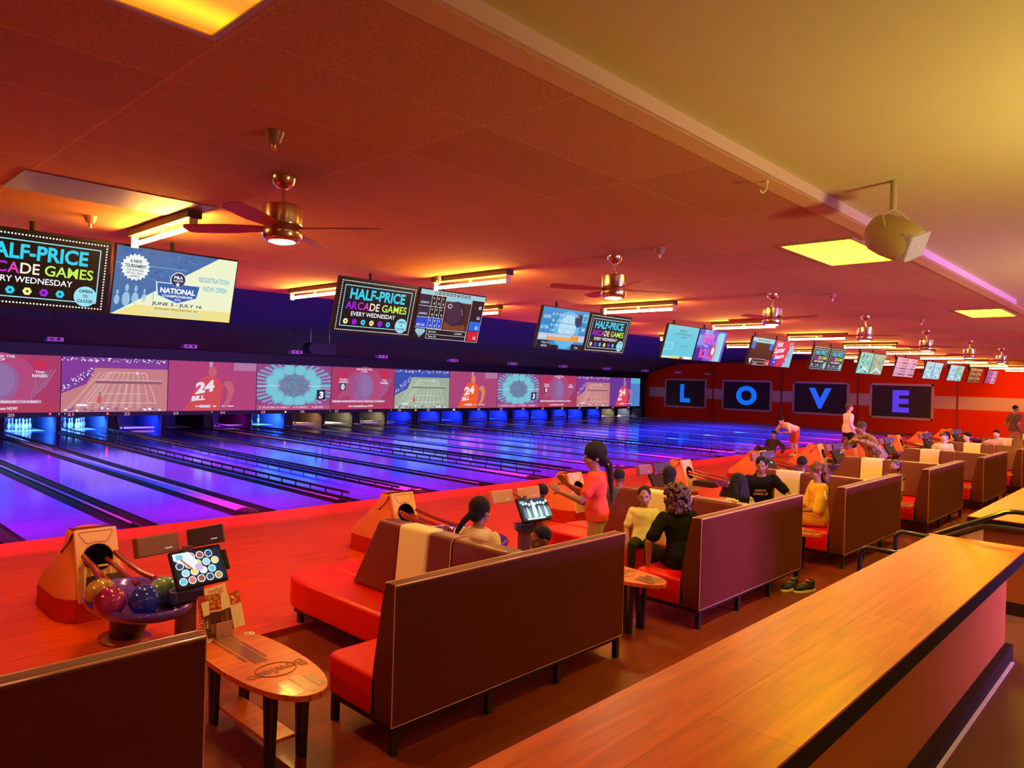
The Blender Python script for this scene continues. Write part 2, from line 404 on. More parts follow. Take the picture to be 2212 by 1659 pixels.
for k in range(0, 12):
    t = thing('ball_return_capping', 'wide glossy capping between lanes %d and %d' % (17 + 2 * k, 18 + 2 * k), 'capping', (WC(k), 0, 0), 0, 'cappings between the lanes')
    prof = [(-.1315, -.1), (.1315, -.1), (.1315, 0), (.10, .018), (.05, .027), (0, .03), (-.05, .027), (-.10, .018), (-.1315, 0)]
    MB().prism(prof, .42, 17.4, 'y').build('capping', M_cap, t, smooth=True)
    MB().prism([(p[0] * .98, p[1] * 1.15) for p in prof], .16, .415, 'y').prism([(p[0] * .7, p[1] * .8) for p in prof], .04, .158, 'y').build('end_block', M_rail, t, bev=.004)
    if k % 2 == 0: MB().box(-.06, .07, .20, .30, .036, .038).build('sticker', mat('orange_sticker', (.8, .3, .1), .5), t)
for k in range(0, 12):
    t = thing('lane_divider', 'narrow capping strip between lanes %d and %d' % (18 + 2 * k, 19 + 2 * k) if k < 11 else 'narrow capping strip beside lane 40', 'capping', (WC(k) + 1.703, 0, 0), 0, 'cappings between the lanes')
    MB().prism([(-.0235, -.1), (.0235, -.1), (.0235, .006), (.015, .014), (-.015, .014), (-.0235, .006)], .30, 17.4, 'y').build('capping', M_cap, t)
    MB().box(-.0235, .0235, .02, .298, -.1, .02).build('end_block', M_rail, t, bev=.004)
# ------------------------------------------------------------------ pin decks, screens, beam
M_pin = mat('white_pin_plastic', (.85, .85, .85), .25, coat=.4)
M_pinr = mat('pin_stripe', (.6, .05, .05), .3)
M_kick = mat('kickback_board_blue_lit', (.10, .16, .60), .5)
M_kickd = mat('dark_kickback_board', (.010, .008, .012), .7)
M_deck = mat('pin_deck', (.75, .72, .7), .2)
M_curt = mat('pit_curtain', (.05, .06, .22), .8)
M_metal = mat('brushed_metal', (.62, .60, .60), .3, metal=1)
M_cboard = mat('pale_pit_cushion', (.8, .75, .45), .6)
def pin_mesh():
    pr = [(0, 0), (.024, 0), (.0258, .004), (.036, .034), (.0498, .075), (.0574, .1), (.0605, .115), (.0575, .145), (.0487, .18), (.0375, .21), (.028, .235), (.0243, .254), (.0238, .27), (.0262, .29), (.0312, .325), (.0323, .343), (.030, .36), (.022, .375), (.010, .3805), (0, .381)]
    return MB().lathe(pr, 20)
def make_pin(label, grp):
    t = thing('bowling_pin', label, 'bowling pin', (0, 0, 0), 0, grp)
    pin_mesh().build('body', M_pin, t, smooth=True)
    MB().lathe([(.0246, .262), (.0252, .262), (.0256, .268), (.0246, .268)], 20).lathe([(.0252, .276), (.0262, .276), (.0268, .282), (.0258, .282)], 20).build('neck_stripe', M_pinr, t, smooth=True)
    return t
SP = {1: (0, 0), 2: (-.152, .264), 3: (.152, .264), 4: (-.305, .528), 5: (0, .528), 6: (.305, .528), 7: (-.457, .792), 8: (-.152, .792), 9: (.152, .792), 10: (.457, .792)}
pin0 = None
def rack(lane, which, label, grp):
    global pin0
    for p in which:
        x = lanes[lane] + LW / 2 + SP[p][0]; y = 18.29 + SP[p][1]
        if pin0 is None:
            pin0 = make_pin(label, grp); pin0.location = (x, y, 0)
        else: dup(pin0, (x, y, 0), label=label, group=grp)
rack(20, [1, 2, 3, 4, 5, 6, 7, 8, 9], 'white pin lit cyan, standing in the rack under number 20', 'pins on lane 20')
rack(21, [1, 2, 3, 5, 6, 8, 10], 'white pin lit cyan, standing in the broken rack under number 21', 'pins on lane 21')
rack(25, [2, 4, 7], 'white pin lit cyan, one of three left under number 25', 'pins on lane 25')
rack(25, [10], 'faint blue pin alone at the right side under number 25', 'pins on lane 25')
rack(30, [7, 8, 9, 10], 'white pin behind the lane 30 sweep', 'pins on lane 30')
CY = (.10, .45, 1); BL = (.05, .12, 1); MG = (.9, .02, .9); OR = (1, .5, .15); YE = (1, .85, .35); WH = (.8, .9, 1)
PITC = {18: CY, 19: CY, 20: CY, 21: CY, 22: BL, 23: None, 24: MG, 25: CY, 26: OR, 27: YE, 28: YE, 29: BL, 30: BL, 31: BL, 32: BL, 33: BL, 34: BL, 35: BL, 36: BL, 37: BL, 38: BL, 39: YE, 40: WH}
RAKE = (22, 24, 26, 28, 30, 32, 34, 36, 38)
for n in range(19, 41):
    x0 = lanes[n]; col = PITC[n]
    t = thing('pinsetter', 'pin deck housing under lane number %d' % n + (', unlit' if col is None else (', with slanted sweep bars' if n in RAKE else '')), 'pinsetter', (x0, 17.35, 0), 0, 'pinsetter housings')
    km = M_kick if col in (CY, BL) else M_kickd  # boards, curtain and cushion tinted after the pit lamp, light put into colour
    MB().box(-.20, -.17, .0, 2.9, -.09, .62).build('side_board', km, t)
    MB().box(LW + .17, LW + .20, .0, 2.9, -.09, .62).build('side_board', km, t)
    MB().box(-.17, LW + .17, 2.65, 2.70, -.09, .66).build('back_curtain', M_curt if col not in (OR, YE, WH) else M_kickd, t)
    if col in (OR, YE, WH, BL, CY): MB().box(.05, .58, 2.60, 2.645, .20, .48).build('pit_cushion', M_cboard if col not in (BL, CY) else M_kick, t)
    MB().box(.0, LW, .60, 2.60, .0005, .004).build('pin_deck', M_deck, t)
    hood = MB().box(-.17, LW + .17, .02, .30, .60, .66); hood.build('lamp_housing', M_dark, t)
    if n in RAKE:
        b = MB()
        for dx in (0, .13): b.box(-.19 + dx, -.145 + dx, -.03, .01, 0, .5, M=Matrix.Translation((0, 0, .05)) @ Matrix.Rotation(math.radians(-14), 4, 'Y') @ Matrix.Rotation(math.radians(14), 4, 'X'))
        b.box(-.14, LW - .05, -.02, .02, .04, .10)
        b.build('sweep_bar', M_metal, t, bev=.003)
    if col is not None:
        lamp('AREA', (x0 + LW / 2, 17.75, .58), 26 * (1.8 if col in (CY,) else (4.0 if col in (OR, YE, WH) else 1.1)), col, (.95, .22), aim=(0, .55, -1), name='pit_lamp')
# sliding fronts between the decks
for k in range(1, 12):
    for xx, nm in ((WC(k), 'ball_door'), (WC(k) + 1.703, 'ball_door')):
        w_ = .14 if xx == WC(k) else .05
        o = MB().box(xx - w_, xx + w_, 17.36, 17.40, -.09, .57).build('partition', M_kickd)
        struct(o)
# beam with numbers
t = thing('number_beam', 'black beam carrying pink lane numbers above the pins', 'beam', (0, 16.50, 0))
MB().box(XL, 41.03, 0, .10, .555, .70).build('beam', M_dark, t)
M_num = em(214, 150, 178, .9)
for n in range(19, 41):
    x = 7.165 + PITCH * ((n - 21) // 2) + (0 if n % 2 else 1.75)
    if x < -4 or x > 40.7: continue
    vs, fs, a, b_, c_, d_ = text_geo(str(n), .03)
    m = MB(); hh = .10; ww = .19
    m.add([((p[0] - a) / (b_ - a) * ww, -.002, (p[1] - c_) / (d_ - c_) * hh) for p in vs], fs)
    m.build('lane_number', M_num, t, loc=(x, 0, .578))
for i, (x, z) in enumerate(((6.673, .655), (8.382, .64), (15.05, .62), (21.85, .63), (24.3, .63))):
    o = MB().ell((0, 0, 0), (.03, .02, .035), 8).build('indicator_lamp', em(255, 40, 50, 9) if i < 2 else em(255, 190, 220, 4), t, smooth=True, loc=(x, -.012, z))
for i, (x, dx) in enumerate(((6.93, 0), (7.10, 0), (17.15, 0), (12.0, 0), (20.4, 0))):
    MB().box(-.012, .012, -.004, .001, -.03, .02).build('label_plate', em(220, 230, 255, .9), t, loc=(x, 0, .655))

# ------------------------------------------------------------------ projected pictures over the lanes
SW, SH = 3.38, 1.855
def scr_base(P, bars=True): pass
def pic_ball():
    P = Pic(SW, SH, em(170, 58, 100)); W_, H_ = SW, SH
    P.circ(1.75, 1.0, .98, em(176, 72, 120), 1, ry=.9); P.circ(1.62, .98, .62, em(150, 95, 150), 2, ry=.66); P.circ(1.75, 1.02, .36, em(146, 110, 165), 3, ry=.5)
    for i in range(9): P.line((1.40 + .02 * abs(i - 4) ** 1.4, .66 + .075 * i), (1.50 + .02 * abs(i - 4) ** 1.4, .68 + .075 * i), .014, em(150, 50, 90), 4)
    P.poly([(.3, .45), (1.3, .75), (1.2, 1.3), (.9, 1.5), (.7, 1.0)], em(165, 80, 125), 2)
    for i in range(5): P.line((2.55 + .09 * i, .4 + .1 * i), (2.75 + .12 * i, 1.3 + .03 * i), .05, em(160, 96, 140), 2)
    wh = em(235, 225, 240)
    P.text('CLE', .42, 1.42, .34, .25, em(230, 30, 50), 5, .03); P.text('Cleveland', .40, 1.28, .40, .08, wh, 5, .03); P.text('GUARDIANS', .37, 1.16, .46, .09, wh, 5, .03)
    P.rect(.42, .84, .72, 1.13, em(60, 70, 90), 3); P.text('0', .49, .86, .18, .25, wh, 5, .06)
    P.text('TEX', 2.62, 1.42, .36, .25, em(230, 30, 50), 5, .03); P.text('Texas', 2.66, 1.28, .26, .08, wh, 5, .03); P.text('RANGERS', 2.58, 1.14, .42, .10, wh, 5, .03)
    P.text('WE RANK THE', 1.25, 1.74, .85, .08, wh, 5, .02); P.text('1 TOP', 1.5, 1.64, .35, .08, wh, 5, .02)
    P.rect(.05, .30, 2.85, .40, em(196, 150, 180), 3); P.text('MLB  UPDATE  +2   BELB   +120', .12, .315, 2.6, .06, wh, 4, .01)
    P.rect(.0, 0, SW, .28, em(176, 60, 90), 3); P.text('Go to GuardiansPick.com NOW!', .9, .09, 1.3, .1, wh, 5, .03)
    return P.mesh('ballgame_picture')
def pic_tennis(purple):
    if purple: bg, ct, cr, ln = em(196, 126, 128), em(206, 150, 148), em(130, 60, 150), em(235, 205, 205)
    else: bg, ct, cr, ln = em(160, 172, 150), em(172, 190, 164), em(60, 80, 175), em(225, 235, 225)
    P = Pic(SW, SH, bg); rnd = random.Random(3)
    P.rect(0, 1.50, SW, SH, cr, 1); P.poly([(0, .62), (.75, .95), (1.0, 1.5), (0, 1.5)], cr, 1)
    for i in range(9): P.poly([(.75 + .25 * i - .6 + .12 * i * .2, .12), (.88 + .25 * i - .6 + .12 * i * .2, .12), (1.22 + .15 * i, 1.38), (1.14 + .15 * i, 1.38)], ct, 2)
    q = [(.75, .32), (3.0, .30), (2.62, 1.36), (1.42, 1.36)]
    for a, b in ((0, 1), (1, 2), (2, 3), (3, 0)): P.line(q[a], q[b], .018, ln, 3)
    P.line((.99, .32), (1.52, 1.36), .015, ln, 3); P.line((2.74, .31), (2.50, 1.36), .015, ln, 3); P.line((1.18, .62), (2.66, .62), .012, ln, 3); P.line((2.0, .62), (2.0, 1.2), .012, ln, 3)
    P.rect(1.02, .97, 3.18, 1.07, em(150, 90, 110) if purple else em(120, 140, 120), 4); P.line((1.0, 1.08), (3.2, 1.08), .02, ln, 5)
    wh = em(240, 235, 245)
    for i in range(150):
        x = rnd.random() * SW; y = 1.70 + rnd.random() * .14; P.circ(x, y, .014 + .012 * rnd.random(), wh if rnd.random() < .55 else em(110, 60, 140), 3, n=6)
    for i in range(110):
        a = rnd.random(); b = rnd.random(); x = .02 + a * .92; y = .68 + a * .55 + b * .28; P.circ(x, y, .016 + .012 * rnd.random(), wh if rnd.random() < .4 else em(90, 60, 150), 3, n=6)
    for i in range(26):
        x = .05 + rnd.random() * 3.1; P.circ(x, .04 + rnd.random() * .1, .05, wh if rnd.random() < .5 else em(110, 90, 190), 3, ry=.03, n=8)
    P.poly([(1.08, .30), (1.20, .30), (1.22, .48), (1.16, .60), (1.08, .5)], em(205, 90, 90), 4); P.circ(1.16, .63, .03, em(120, 70, 60), 4, n=8)
    P.poly([(2.30, 1.30), (2.36, 1.30), (2.34, 1.44)], wh, 4); P.rect(.45, .20, .78, .27, wh, 4)
    return P.mesh('tennis_picture')
def pic_player(v):
    bg = [em(176, 66, 118), em(170, 70, 116), em(110, 56, 150)][v]
    P = Pic(SW, SH, bg)
    jr = [em(206, 76, 82), em(238, 92, 40), em(228, 66, 80)][v]; sk = [em(190, 96, 110), em(226, 130, 90), em(180, 110, 150)][v]
    if v == 2: P.rect(2.3, 0, SW, SH, em(80, 130, 200), 1); P.rect(2.3, 1.5, SW, SH, em(90, 180, 210), 2)
    else: P.rect(2.45, 1.55, SW, SH, em(176, 120, 160), 1)
    P.rect(1.5, 1.35, 1.62, SH, em(190, 150, 180), 1)
    P.poly([(.55, 0), (1.9, 0), (1.98, .55), (2.02, .9), (1.88, 1.22), (1.55, 1.34), (1.2, 1.25), (1.0, .95), (.85, .5)], jr, 2)
    P.poly([(1.98, .95), (2.15, 1.15), (2.4, 1.12), (2.5, .8), (2.38, .42), (2.2, .12), (2.0, .12), (2.2, .5), (2.22, .8), (2.08, .98)], sk, 3)
    P.circ(1.62, 1.48, .16, sk, 2, ry=.2)
    wh = em(235, 225, 235)
    P.text('24', .98, .62, .72, .42, wh, 4, .05, rot=.18, skew=.25); P.text('BILL', .85, .36, .5, .18, wh, 4, .05, rot=.12, skew=.2)
    P.rect(1.15, .12, 1.55, .22, em(196, 190, 230), 4); P.text('REG  3:12  88  -  91  NBA', 1.0, .14, 1.5, .06, wh, 5, .02)
    return P.mesh('player_picture')
def pic_burst():
    P = Pic(SW, SH, em(150, 70, 130)); cx, cy = 1.65, 1.0
    cy1 = em(104, 178, 200); cy2 = em(140, 150, 190)
    for i in range(36):
        a = 2 * PI * i / 36; b = a + .10
        pts = [(cx + .5 * math.cos(a), cy + .45 * math.sin(a)), (cx + 1.9 * math.cos(a), cy + 1.0 * math.sin(a)), (cx + 1.9 * math.cos(b), cy + 1.0 * math.sin(b)), (cx + .5 * math.cos(b), cy + .45 * math.sin(b))]
        pts = [(min(max(x, 0), SW), min(max(y, .24), SH)) for x, y in pts]; P.poly(pts, cy2 if i % 3 else cy1, 1)
    for i in range(12):
        a = 2 * PI * i / 12 + .26; x = cx + 1.02 * math.cos(a); y = cy + .66 * math.sin(a)
        P.circ(x, y, .30, cy1, 2, ry=min(.27, SH - y - .01, y - .05)); P.circ(x, y, .24, em(122, 196, 214), 3, ry=min(.21, SH - y - .02, y - .06))
    P.circ(cx, cy, .62, em(108, 130, 160), 4, ry=.46); rnd = random.Random(5)
    for i in range(90):
        a = rnd.random() * 2 * PI; r = rnd.random() ** .6
        P.circ(cx + .5 * r * math.cos(a), cy + .38 * r * math.sin(a), .035, [em(150, 110, 140), em(96, 150, 190), em(120, 140, 160), em(80, 110, 150)][i % 4], 5, n=6)
    P.line((.02, .98), (1.0, 1.0), .03, em(190, 220, 235), 4); P.line((2.3, 1.0), (SW - .02, .98), .03, em(190, 220, 235), 4)
    P.rect(2.70, .42, 3.12, .84, em(40, 45, 70), 5); P.text('3', 2.80, .47, .2, .3, em(240, 240, 245), 6, .05, skew=.15)
    P.rect(0, 0, SW, .2, em(176, 84, 132), 4); P.text('3  PLAYER 52 NEXT    4 TURKEY    5 SPARE', .12, .07, 2.9, .07, em(225, 225, 240), 5, .01)
    return P.mesh('burst_picture')
PB = {'b': pic_ball(), 't': pic_tennis(True), 'g': pic_tennis(False), 'p': pic_player(0), 'q': pic_player(1), 'r': pic_player(2), 's': pic_burst()}
seq = ['s', 'b', 't', 'p', 's', 'b', 'g', 'q', 's', 'b', 't', 'r']
desc = {'b': 'a baseball with CLE and TEX', 't': 'a pink-tinted tennis court', 'g': 'a green tennis court', 'p': 'a player in pink haze numbered 24', 'q': 'a player in an orange 24 jersey', 'r': 'a player numbered 24 on violet', 's': 'a cyan starburst and a 3'}
for j, c_ in enumerate(seq):
    i = j - 2; x = 6.97 + PITCH * i
    if x < -4.9: continue
    l1 = 21 + 2 * i
    t = thing('projection_screen', 'wide screen showing %s, above lanes %d and %d' % (desc[c_], l1, l1 + 1), 'projection screen', (x, 16.54, .703), 0, 'screens over the pins')
    MB().box(0, SW + .024, .002, .03, 0, SH).build('panel', M_dark, t)
    pic_part(PB[c_], 'picture', t, plane_matrix((.012, 0, 0), (1, 0, 0), (0, 0, 1)))
# projectors on poles
M_proj = mat('pale_projector', (1.0, .45, .60), .5)
pj = None
for k in range(0, 11):
    lab = '%s pale projector on a thin pole, counted from the left above the lanes' % ORD[k]
    x = 5.28 + PITCH * k
    if pj is None:
        pj = thing('projector', lab, 'projector', (x, 10.65, 2.9), 0, 'projectors above the lanes')
        MB().box(-.19, .19, -.13, .13, -.055, .055).build('case', M_proj, pj, bev=.02)
        MB().cyl((.07, -.131, 0), (.07, -.15, 0), .035).build('lens', M_dark, pj); MB().box(-.13, -.04, -.1335, -.1305, -.02, .02).build('vent', M_dark, pj)
        MB().cyl((0, 0, .056), (0, 0, .735), .014).build('pole', M_dark, pj)
        MB().cyl((0, 0, .73), (0, 0, .76), .05).build('ceiling_plate', M_dark, pj)
    else: dup(pj, (x, 10.65, 2.9), label=lab)
# dark loudspeaker hanging over the lanes
t = thing('loudspeaker', 'dark wedge-shaped loudspeaker hung from the ceiling over the lanes', 'loudspeaker', (12.9, 10.5, 3.06))
MB().prism([(-.52, .06), (-.40, .17), (.45, .17), (.52, .05), (.50, -.19), (-.40, -.19), (-.52, -.08)], -.2, .2, 'y').build('cabinet', mat('speaker_black', (.02, .014, .016), .6), t, bev=.01)
MB().cyl((-.35, 0, .17), (-.35, 0, .66), .006).cyl((.35, 0, .17), (.35, 0, .66), .006).build('hanger', M_metal, t)
# ------------------------------------------------------------------ ceiling fixtures
M_tube = bpy.data.materials.new('orange_tube_glow'); M_tube.use_nodes = True
_p = M_tube.node_tree.nodes['Principled BSDF']; _p.inputs['Emission Color'].default_value = (1, .46, .075, 1); _p.inputs['Emission Strength'].default_value = 245
M_fixt = mat('tube_fixture_enamel', (.07, .03, .02), .6)
M_cream = mat('cream_plastic', (.75, .55, .42), .5)
def make_tube(label, x, y):
    t = thing('tube_light', label, 'light fixture', (x, y, 3.4), 0, 'orange tube lights on the ceiling')
    MB().box(-.055, .055, -.64, .64, -.06, -.001).build('housing', M_fixt, t, bev=.006)
    for s in (-1, 1): MB().box(-.03, .03, s * .612 - .012, s * .612 + .012, -.155, -.058).build('socket', M_cream, t, bev=.004)
    MB().cyl((0, -.60, -.122), (0, .60, -.122), .019, n=14).build('tube', M_tube, t, smooth=True)
    MB().box(-.006, .006, -.02, .02, -.145, -.06).build('clip', M_cream, t)
    return t
a = b = None
for k in range(-1, 12):
    la = 'orange ceiling tube over the approach, %s in its row from the left' % ORD[k + 1]
    if a is None: a = make_tube(la, 2.27 + PITCH * k, -4.44)
    else: dup(a, (2.27 + PITCH * k, -4.44 - .03 * k, 3.4), label=la)
for k in range(0, 11):
    dup(a, (5.30 + PITCH * (k - 1) + (0 if k < 2 else -.4), -1.75, 3.4), label='orange ceiling tube near the foul line, %s in the back row from the left' % ORD[k])
# ceiling panels
M_pan = bpy.data.materials.new('yellow_panel_glow'); M_pan.use_nodes = True
_p = M_pan.node_tree.nodes['Principled BSDF']; _p.inputs['Emission Color'].default_value = (1, .86, 0, 1); _p.inputs['Emission Strength'].default_value = 34
M_pan1 = bpy.data.materials.new('amber_panel_glow'); M_pan1.use_nodes = True
_nt = M_pan1.node_tree; _p = _nt.nodes['Principled BSDF']; _p.inputs['Emission Strength'].default_value = 1.25
_tc = _nt.nodes.new('ShaderNodeTexCoord'); _sx = _nt.nodes.new('ShaderNodeSeparateXYZ'); _nt.links.new(_tc.outputs['Object'], _sx.inputs[0])
_wv = _nt.nodes.new('ShaderNodeMath'); _wv.operation = 'PINGPONG'; _wv.inputs[1].default_value = .145; _ad = _nt.nodes.new('ShaderNodeMath'); _ad.operation = 'ADD'; _ad.inputs[1].default_value = .29
_nt.links.new(_sx.outputs[1], _ad.inputs[0]); _nt.links.new(_ad.outputs[0], _wv.inputs[0])
_rp = _nt.nodes.new('ShaderNodeValToRGB'); _rp.color_ramp.elements[0].position = .04; _rp.color_ramp.elements[1].position = .145
_rp.color_ramp.elements[0].color = (.9, .24, 0, 1); _rp.color_ramp.elements[1].color = (.95, .80, 0, 1)
_nt.links.new(_wv.outputs[0], _rp.inputs[0]); _nt.links.new(_rp.outputs[0], _p.inputs['Emission Color'])
M_pframe = mat('panel_frame', (.50, .30, .25), .5)
def make_panel(label, x, y, z, m, grp='yellow ceiling panels'):
    t = thing('ceiling_panel_light', label, 'light fixture', (x, y, z), 0, grp)
    f = MB()
    f.box(-.61, .61, -.305, -.28, -.014, -.001).box(-.61, .61, .28, .305, -.014, -.001).box(-.61, -.585, -.28, .28, -.014, -.001).box(.585, .61, -.28, .28, -.014, -.001)
    f.build('frame', M_pframe, t)
    MB().box(-.584, .584, -.279, .279, -.008, -.002).build('diffuser', m, t)
    return t
make_panel('amber ceiling light panel cut off by the top edge, nearest overhead', .525, -8.27, 3.4, M_pan1)
p2 = make_panel('yellow ceiling light panel beside the round white speaker', 6.58, -8.27, 3.4, M_pan)
dup(p2, (12.64, -8.27, 3.4), label='yellow ceiling light panel at the right edge, beyond the white speaker')
for k in (3, 4, 5): dup(p2, (.525 + 6.06 * k, -8.27, 3.4), label='yellow ceiling light panel far down the hall', group='far ceiling panels')
M_pan2 = em(255, 190, 130, 30)  # unseen panels added behind the camera to brighten the concourse side
for k in range(-1, 7):
    if k == -1: p3 = make_panel('unseen warm ceiling panel added to light the concourse', 1.5 + 6.06 * k, -12.6, 3.46, M_pan2, 'added concourse light panels')
    else: dup(p3, (1.5 + 6.06 * k, -12.6, 3.46))
t = thing('unlit_ceiling_panel', 'large unlit grey-violet light panel set in the ceiling above the left orange tube', 'light fixture', (1.73, -5.02, 3.4))
MB().box(-.60, .60, -.30, .30, -.006, -.001).build('diffuser', mat('grey_diffuser', (.20, .15, .24), .5), t)
# fans
M_fanm = mat('polished_copper_steel', (.85, .58, .52), .22, metal=1)
M_band = mat('fan_band', (.35, .06, .03), .4)
M_blade = mat('fan_blade', (.50, .09, .05), .6)
M_fl = em(255, 208, 150, 330)
def make_fan(label):
    t = thing('ceiling_fan', label, 'ceiling fan', (2.234, -6.46, 3.4), 0, 'ceiling fans over the seating')
    MB().lathe([(.074, -.001), (.073, -.012), (.060, -.045), (.035, -.068), (.018, -.074), (0, -.074)][::-1], 28).build('canopy', M_fanm, t, smooth=True)
    MB().cyl((0, 0, -.16), (0, 0, -.070), .0125).build('downrod', M_fanm, t, smooth=True)
    MB().lathe([(0, -.180), (.032, -.180), (.032, -.158), (.016, -.152), (0, -.152)], 20).build('collar', M_fanm, t, smooth=True)
    MB().lathe([(0, -.298), (.117, -.298), (.119, -.290), (.119, -.188), (.112, -.180), (0, -.178)], 40).build('motor_housing', M_fanm, t, smooth=True)
    MB().lathe([(0, -.334), (.112, -.334), (.112, -.298), (0, -.298)], 40).build('band', M_band, t, smooth=True)
    MB().lathe([(.092, -.400), (.108, -.388), (.119, -.372), (.119, -.340), (.113, -.333), (0, -.333), (0, -.39), (.086, -.39), (.086, -.400)], 40).build('light_ring', M_fanm, t, smooth=True)
    MB().lathe([(0, -.412), (.05, -.409), (.085, -.398), (.085, -.391), (0, -.391)], 32).build('lens', M_fl, t, smooth=True)
    for i in range(4):
        A = math.radians(37 + 90 * i); c, s = math.cos(A), math.sin(A)
        M = Matrix.Rotation(A, 4, 'Z') @ Matrix.Translation((0, 0, -.316)) @ Matrix.Rotation(math.radians(11), 4, 'X')
        m = MB(); m.M = M
        m.prism([(.10, -.018), (.17, -.05), (.35, -.072), (.60, -.070), (.64, -.045), (.645, .01), (.62, .052), (.35, .058), (.17, .040), (.10, .018)], -.004, .004)
        m.build('blade', M_blade, t)
    return t
f0 = make_fan('nearest steel ceiling fan with a lit lens, hanging left of centre')
fl = ['second nearest steel ceiling fan, hanging right of centre', 'third steel ceiling fan, above the purple tv screen', 'fourth steel ceiling fan, above the letter V', 'fifth steel ceiling fan, small, above the letter E', 'sixth steel ceiling fan, small and far', 'seventh steel ceiling fan, farthest in view']
for k in range(1, 7): dup(f0, (2.234 + PITCH * k, -6.46 - .06 * k, 3.4), .4 * k, label=fl[k - 1])
# sprinklers
def make_sprk(label):
    t = thing('sprinkler', label, 'sprinkler', (0, 0, 3.4), 0, 'ceiling sprinklers')
    MB().lathe([(.0, -.055), (.028, -.055), (.034, -.045), (.048, -.006), (.050, -.001), (0, -.001)], 24).build('escutcheon', mat('sprinkler_cup', (.36, .16, .13), .4), t, smooth=True)
    MB().lathe([(0, -.092), (.014, -.092), (.015, -.086), (.008, -.082), (.012, -.072), (.014, -.062), (.011, -.055), (0, -.055)], 14).build('head', mat('sprinkler_brass', (.8, .45, .3), .3, metal=.8), t, smooth=True)
    return t
s0 = make_sprk('ceiling sprinkler directly above the nearest fan'); s0.location = (1.78, -7.19, 3.4)
for (x, y), l in {(1.83, -4.14): 'ceiling sprinkler left of the near orange tube', (5.60, -4.0): 'ceiling sprinkler at the end of the second orange tube', (5.51, -7.10): 'ceiling sprinkler right of the second fan', (13.39, -7.22): 'small ceiling sprinkler far off, above the letter E', (9.4, -7.2): 'small ceiling sprinkler left of the white speaker'}.items():
    dup(s0, (x, y, 3.4), label=l)
# hook and white speaker
t = thing('ceiling_hook', 'white hook hanging from the pale ceiling edge', 'hook', (4.03, -8.74, 3.388))
MB().cyl((0, 0, 0), (0, 0, -.02), .012, .008, 10).tube([(0, 0, -.018), (0, 0, -.045), (-.008, .006, -.062), (-.02, .012, -.072), (-.034, .018, -.070), (-.042, .02, -.056)][:], .0055, 8).build('hook', mat('hook_white', (.8, .7, .55), .4), t, smooth=True)
M_wsp = mat('pale_speaker_shell', (.50, .37, .19), .55)
t = thing('ceiling_speaker', 'round-backed speaker with violet light painted on its grille on the ceiling edge', 'loudspeaker', (4.76, -9.22, 3.12), 0)
ax = Vector((-.10, -.85, -.45)).normalized(); M = Vector(ax).to_track_quat('Z', 'Y').to_matrix().to_4x4()
m = MB(); m.M = M
m.lathe([(0, -.165), (.06, -.16), (.095, -.14), (.118, -.10), (.126, -.03), (.124, .06), (.112, .118), (.095, .145), (0, .147)], 36).build('shell', M_wsp, t, smooth=True)
m = MB(); m.M = M @ Matrix.Rotation(math.radians(22), 4, 'Z')
m.box(-.098, .098, -.08, .08, .09, .158).build('grille', mat('grille_violet_light', (.60, .52, .85), .45, bump=(90, .4)), t, bev=.01)  # violet light falling on the speaker front is painted into this colour
m = MB(); m.M = M @ Matrix.Rotation(math.radians(22), 4, 'Z'); m.box(-.010, .010, -.008, .008, .1585, .161).build('badge', mat('badge_white', (.8, .8, .8), .4), t)
MB().tube([(-.12, .02, .055), (-.13, .03, .12), (-.06, .0, .158), (.02, -.02, .16), (.13, -.07, .10), (.16, -.08, .05)], .006, 8).build('bracket', M_wsp, t, smooth=True)
MB().cyl((-.03, 0, .155), (-.03, 0, .338), .02).build('ceiling_mount', M_wsp, t)
m = MB(); m.M = M; m.cyl((.09, .09, -.06), (.115, .115, -.06), .022).build('knob', M_wsp, t, smooth=True)

# ------------------------------------------------------------------ tv screens
TW, TH = 1.085, .612
K_ = em(6, 5, 14); WHT = em(245, 245, 250, 1.05); CYN = em(30, 205, 235, 1.05); PUR = em(160, 30, 235); YEL = em(240, 240, 150); GRN = em(190, 240, 90); LCY = em(150, 225, 240)
def pic_half():
    P = Pic(TW, TH, K_)
    for i in range(44):
        for y in (.028, TH - .028): P.circ(.028 + (TW - .056) * i / 43, y, .0072, WHT, 1, n=8)
    for i in range(1, 23):
        for x in (.028, TW - .028): P.circ(x, .028 + (TH - .056) * i / 23, .0072, WHT, 1, n=8)
    P.frame(.075, .075, TW - .075, TH - .075, .009, LCY, 1)
    P.text('HALF-PRICE', .15, .385, .77, .125, CYN, 2, .03)
    for s_, x, w_, m in (('AR', .115, .15, PUR), ('C', .272, .075, em(190, 40, 220)), ('A', .352, .08, em(235, 60, 190)), ('DE', .438, .135, em(250, 235, 210)), ('GAMES', .61, .36, GRN)):
        P.text(s_, x, .270, w_, .088, m, 2, .015)
    P.text('EVERY WEDNESDAY', .20, .195, .62, .05, WHT, 2, .012)
    for i, m in enumerate((YEL, PUR, CYN, YEL, PUR, CYN)):
        x = .145 + .118 * i; y = .128
        P.poly([(x - .034, y), (x - .017, y + .03), (x + .017, y + .03), (x + .034, y), (x + .017, y - .03), (x - .017, y - .03)], m, 2)
        P.circ(x, y, .010, K_, 3, n=8)
    P.circ(.925, .128, .088, LCY, 3, n=28); P.text('OPEN', .875, .160, .10, .026, K_, 4, .02); P.text('TO', .905, .118, .04, .024, K_, 4, .02); P.text('CLOSE', .865, .075, .12, .026, K_, 4, .02)
    return P.mesh('promo_picture')
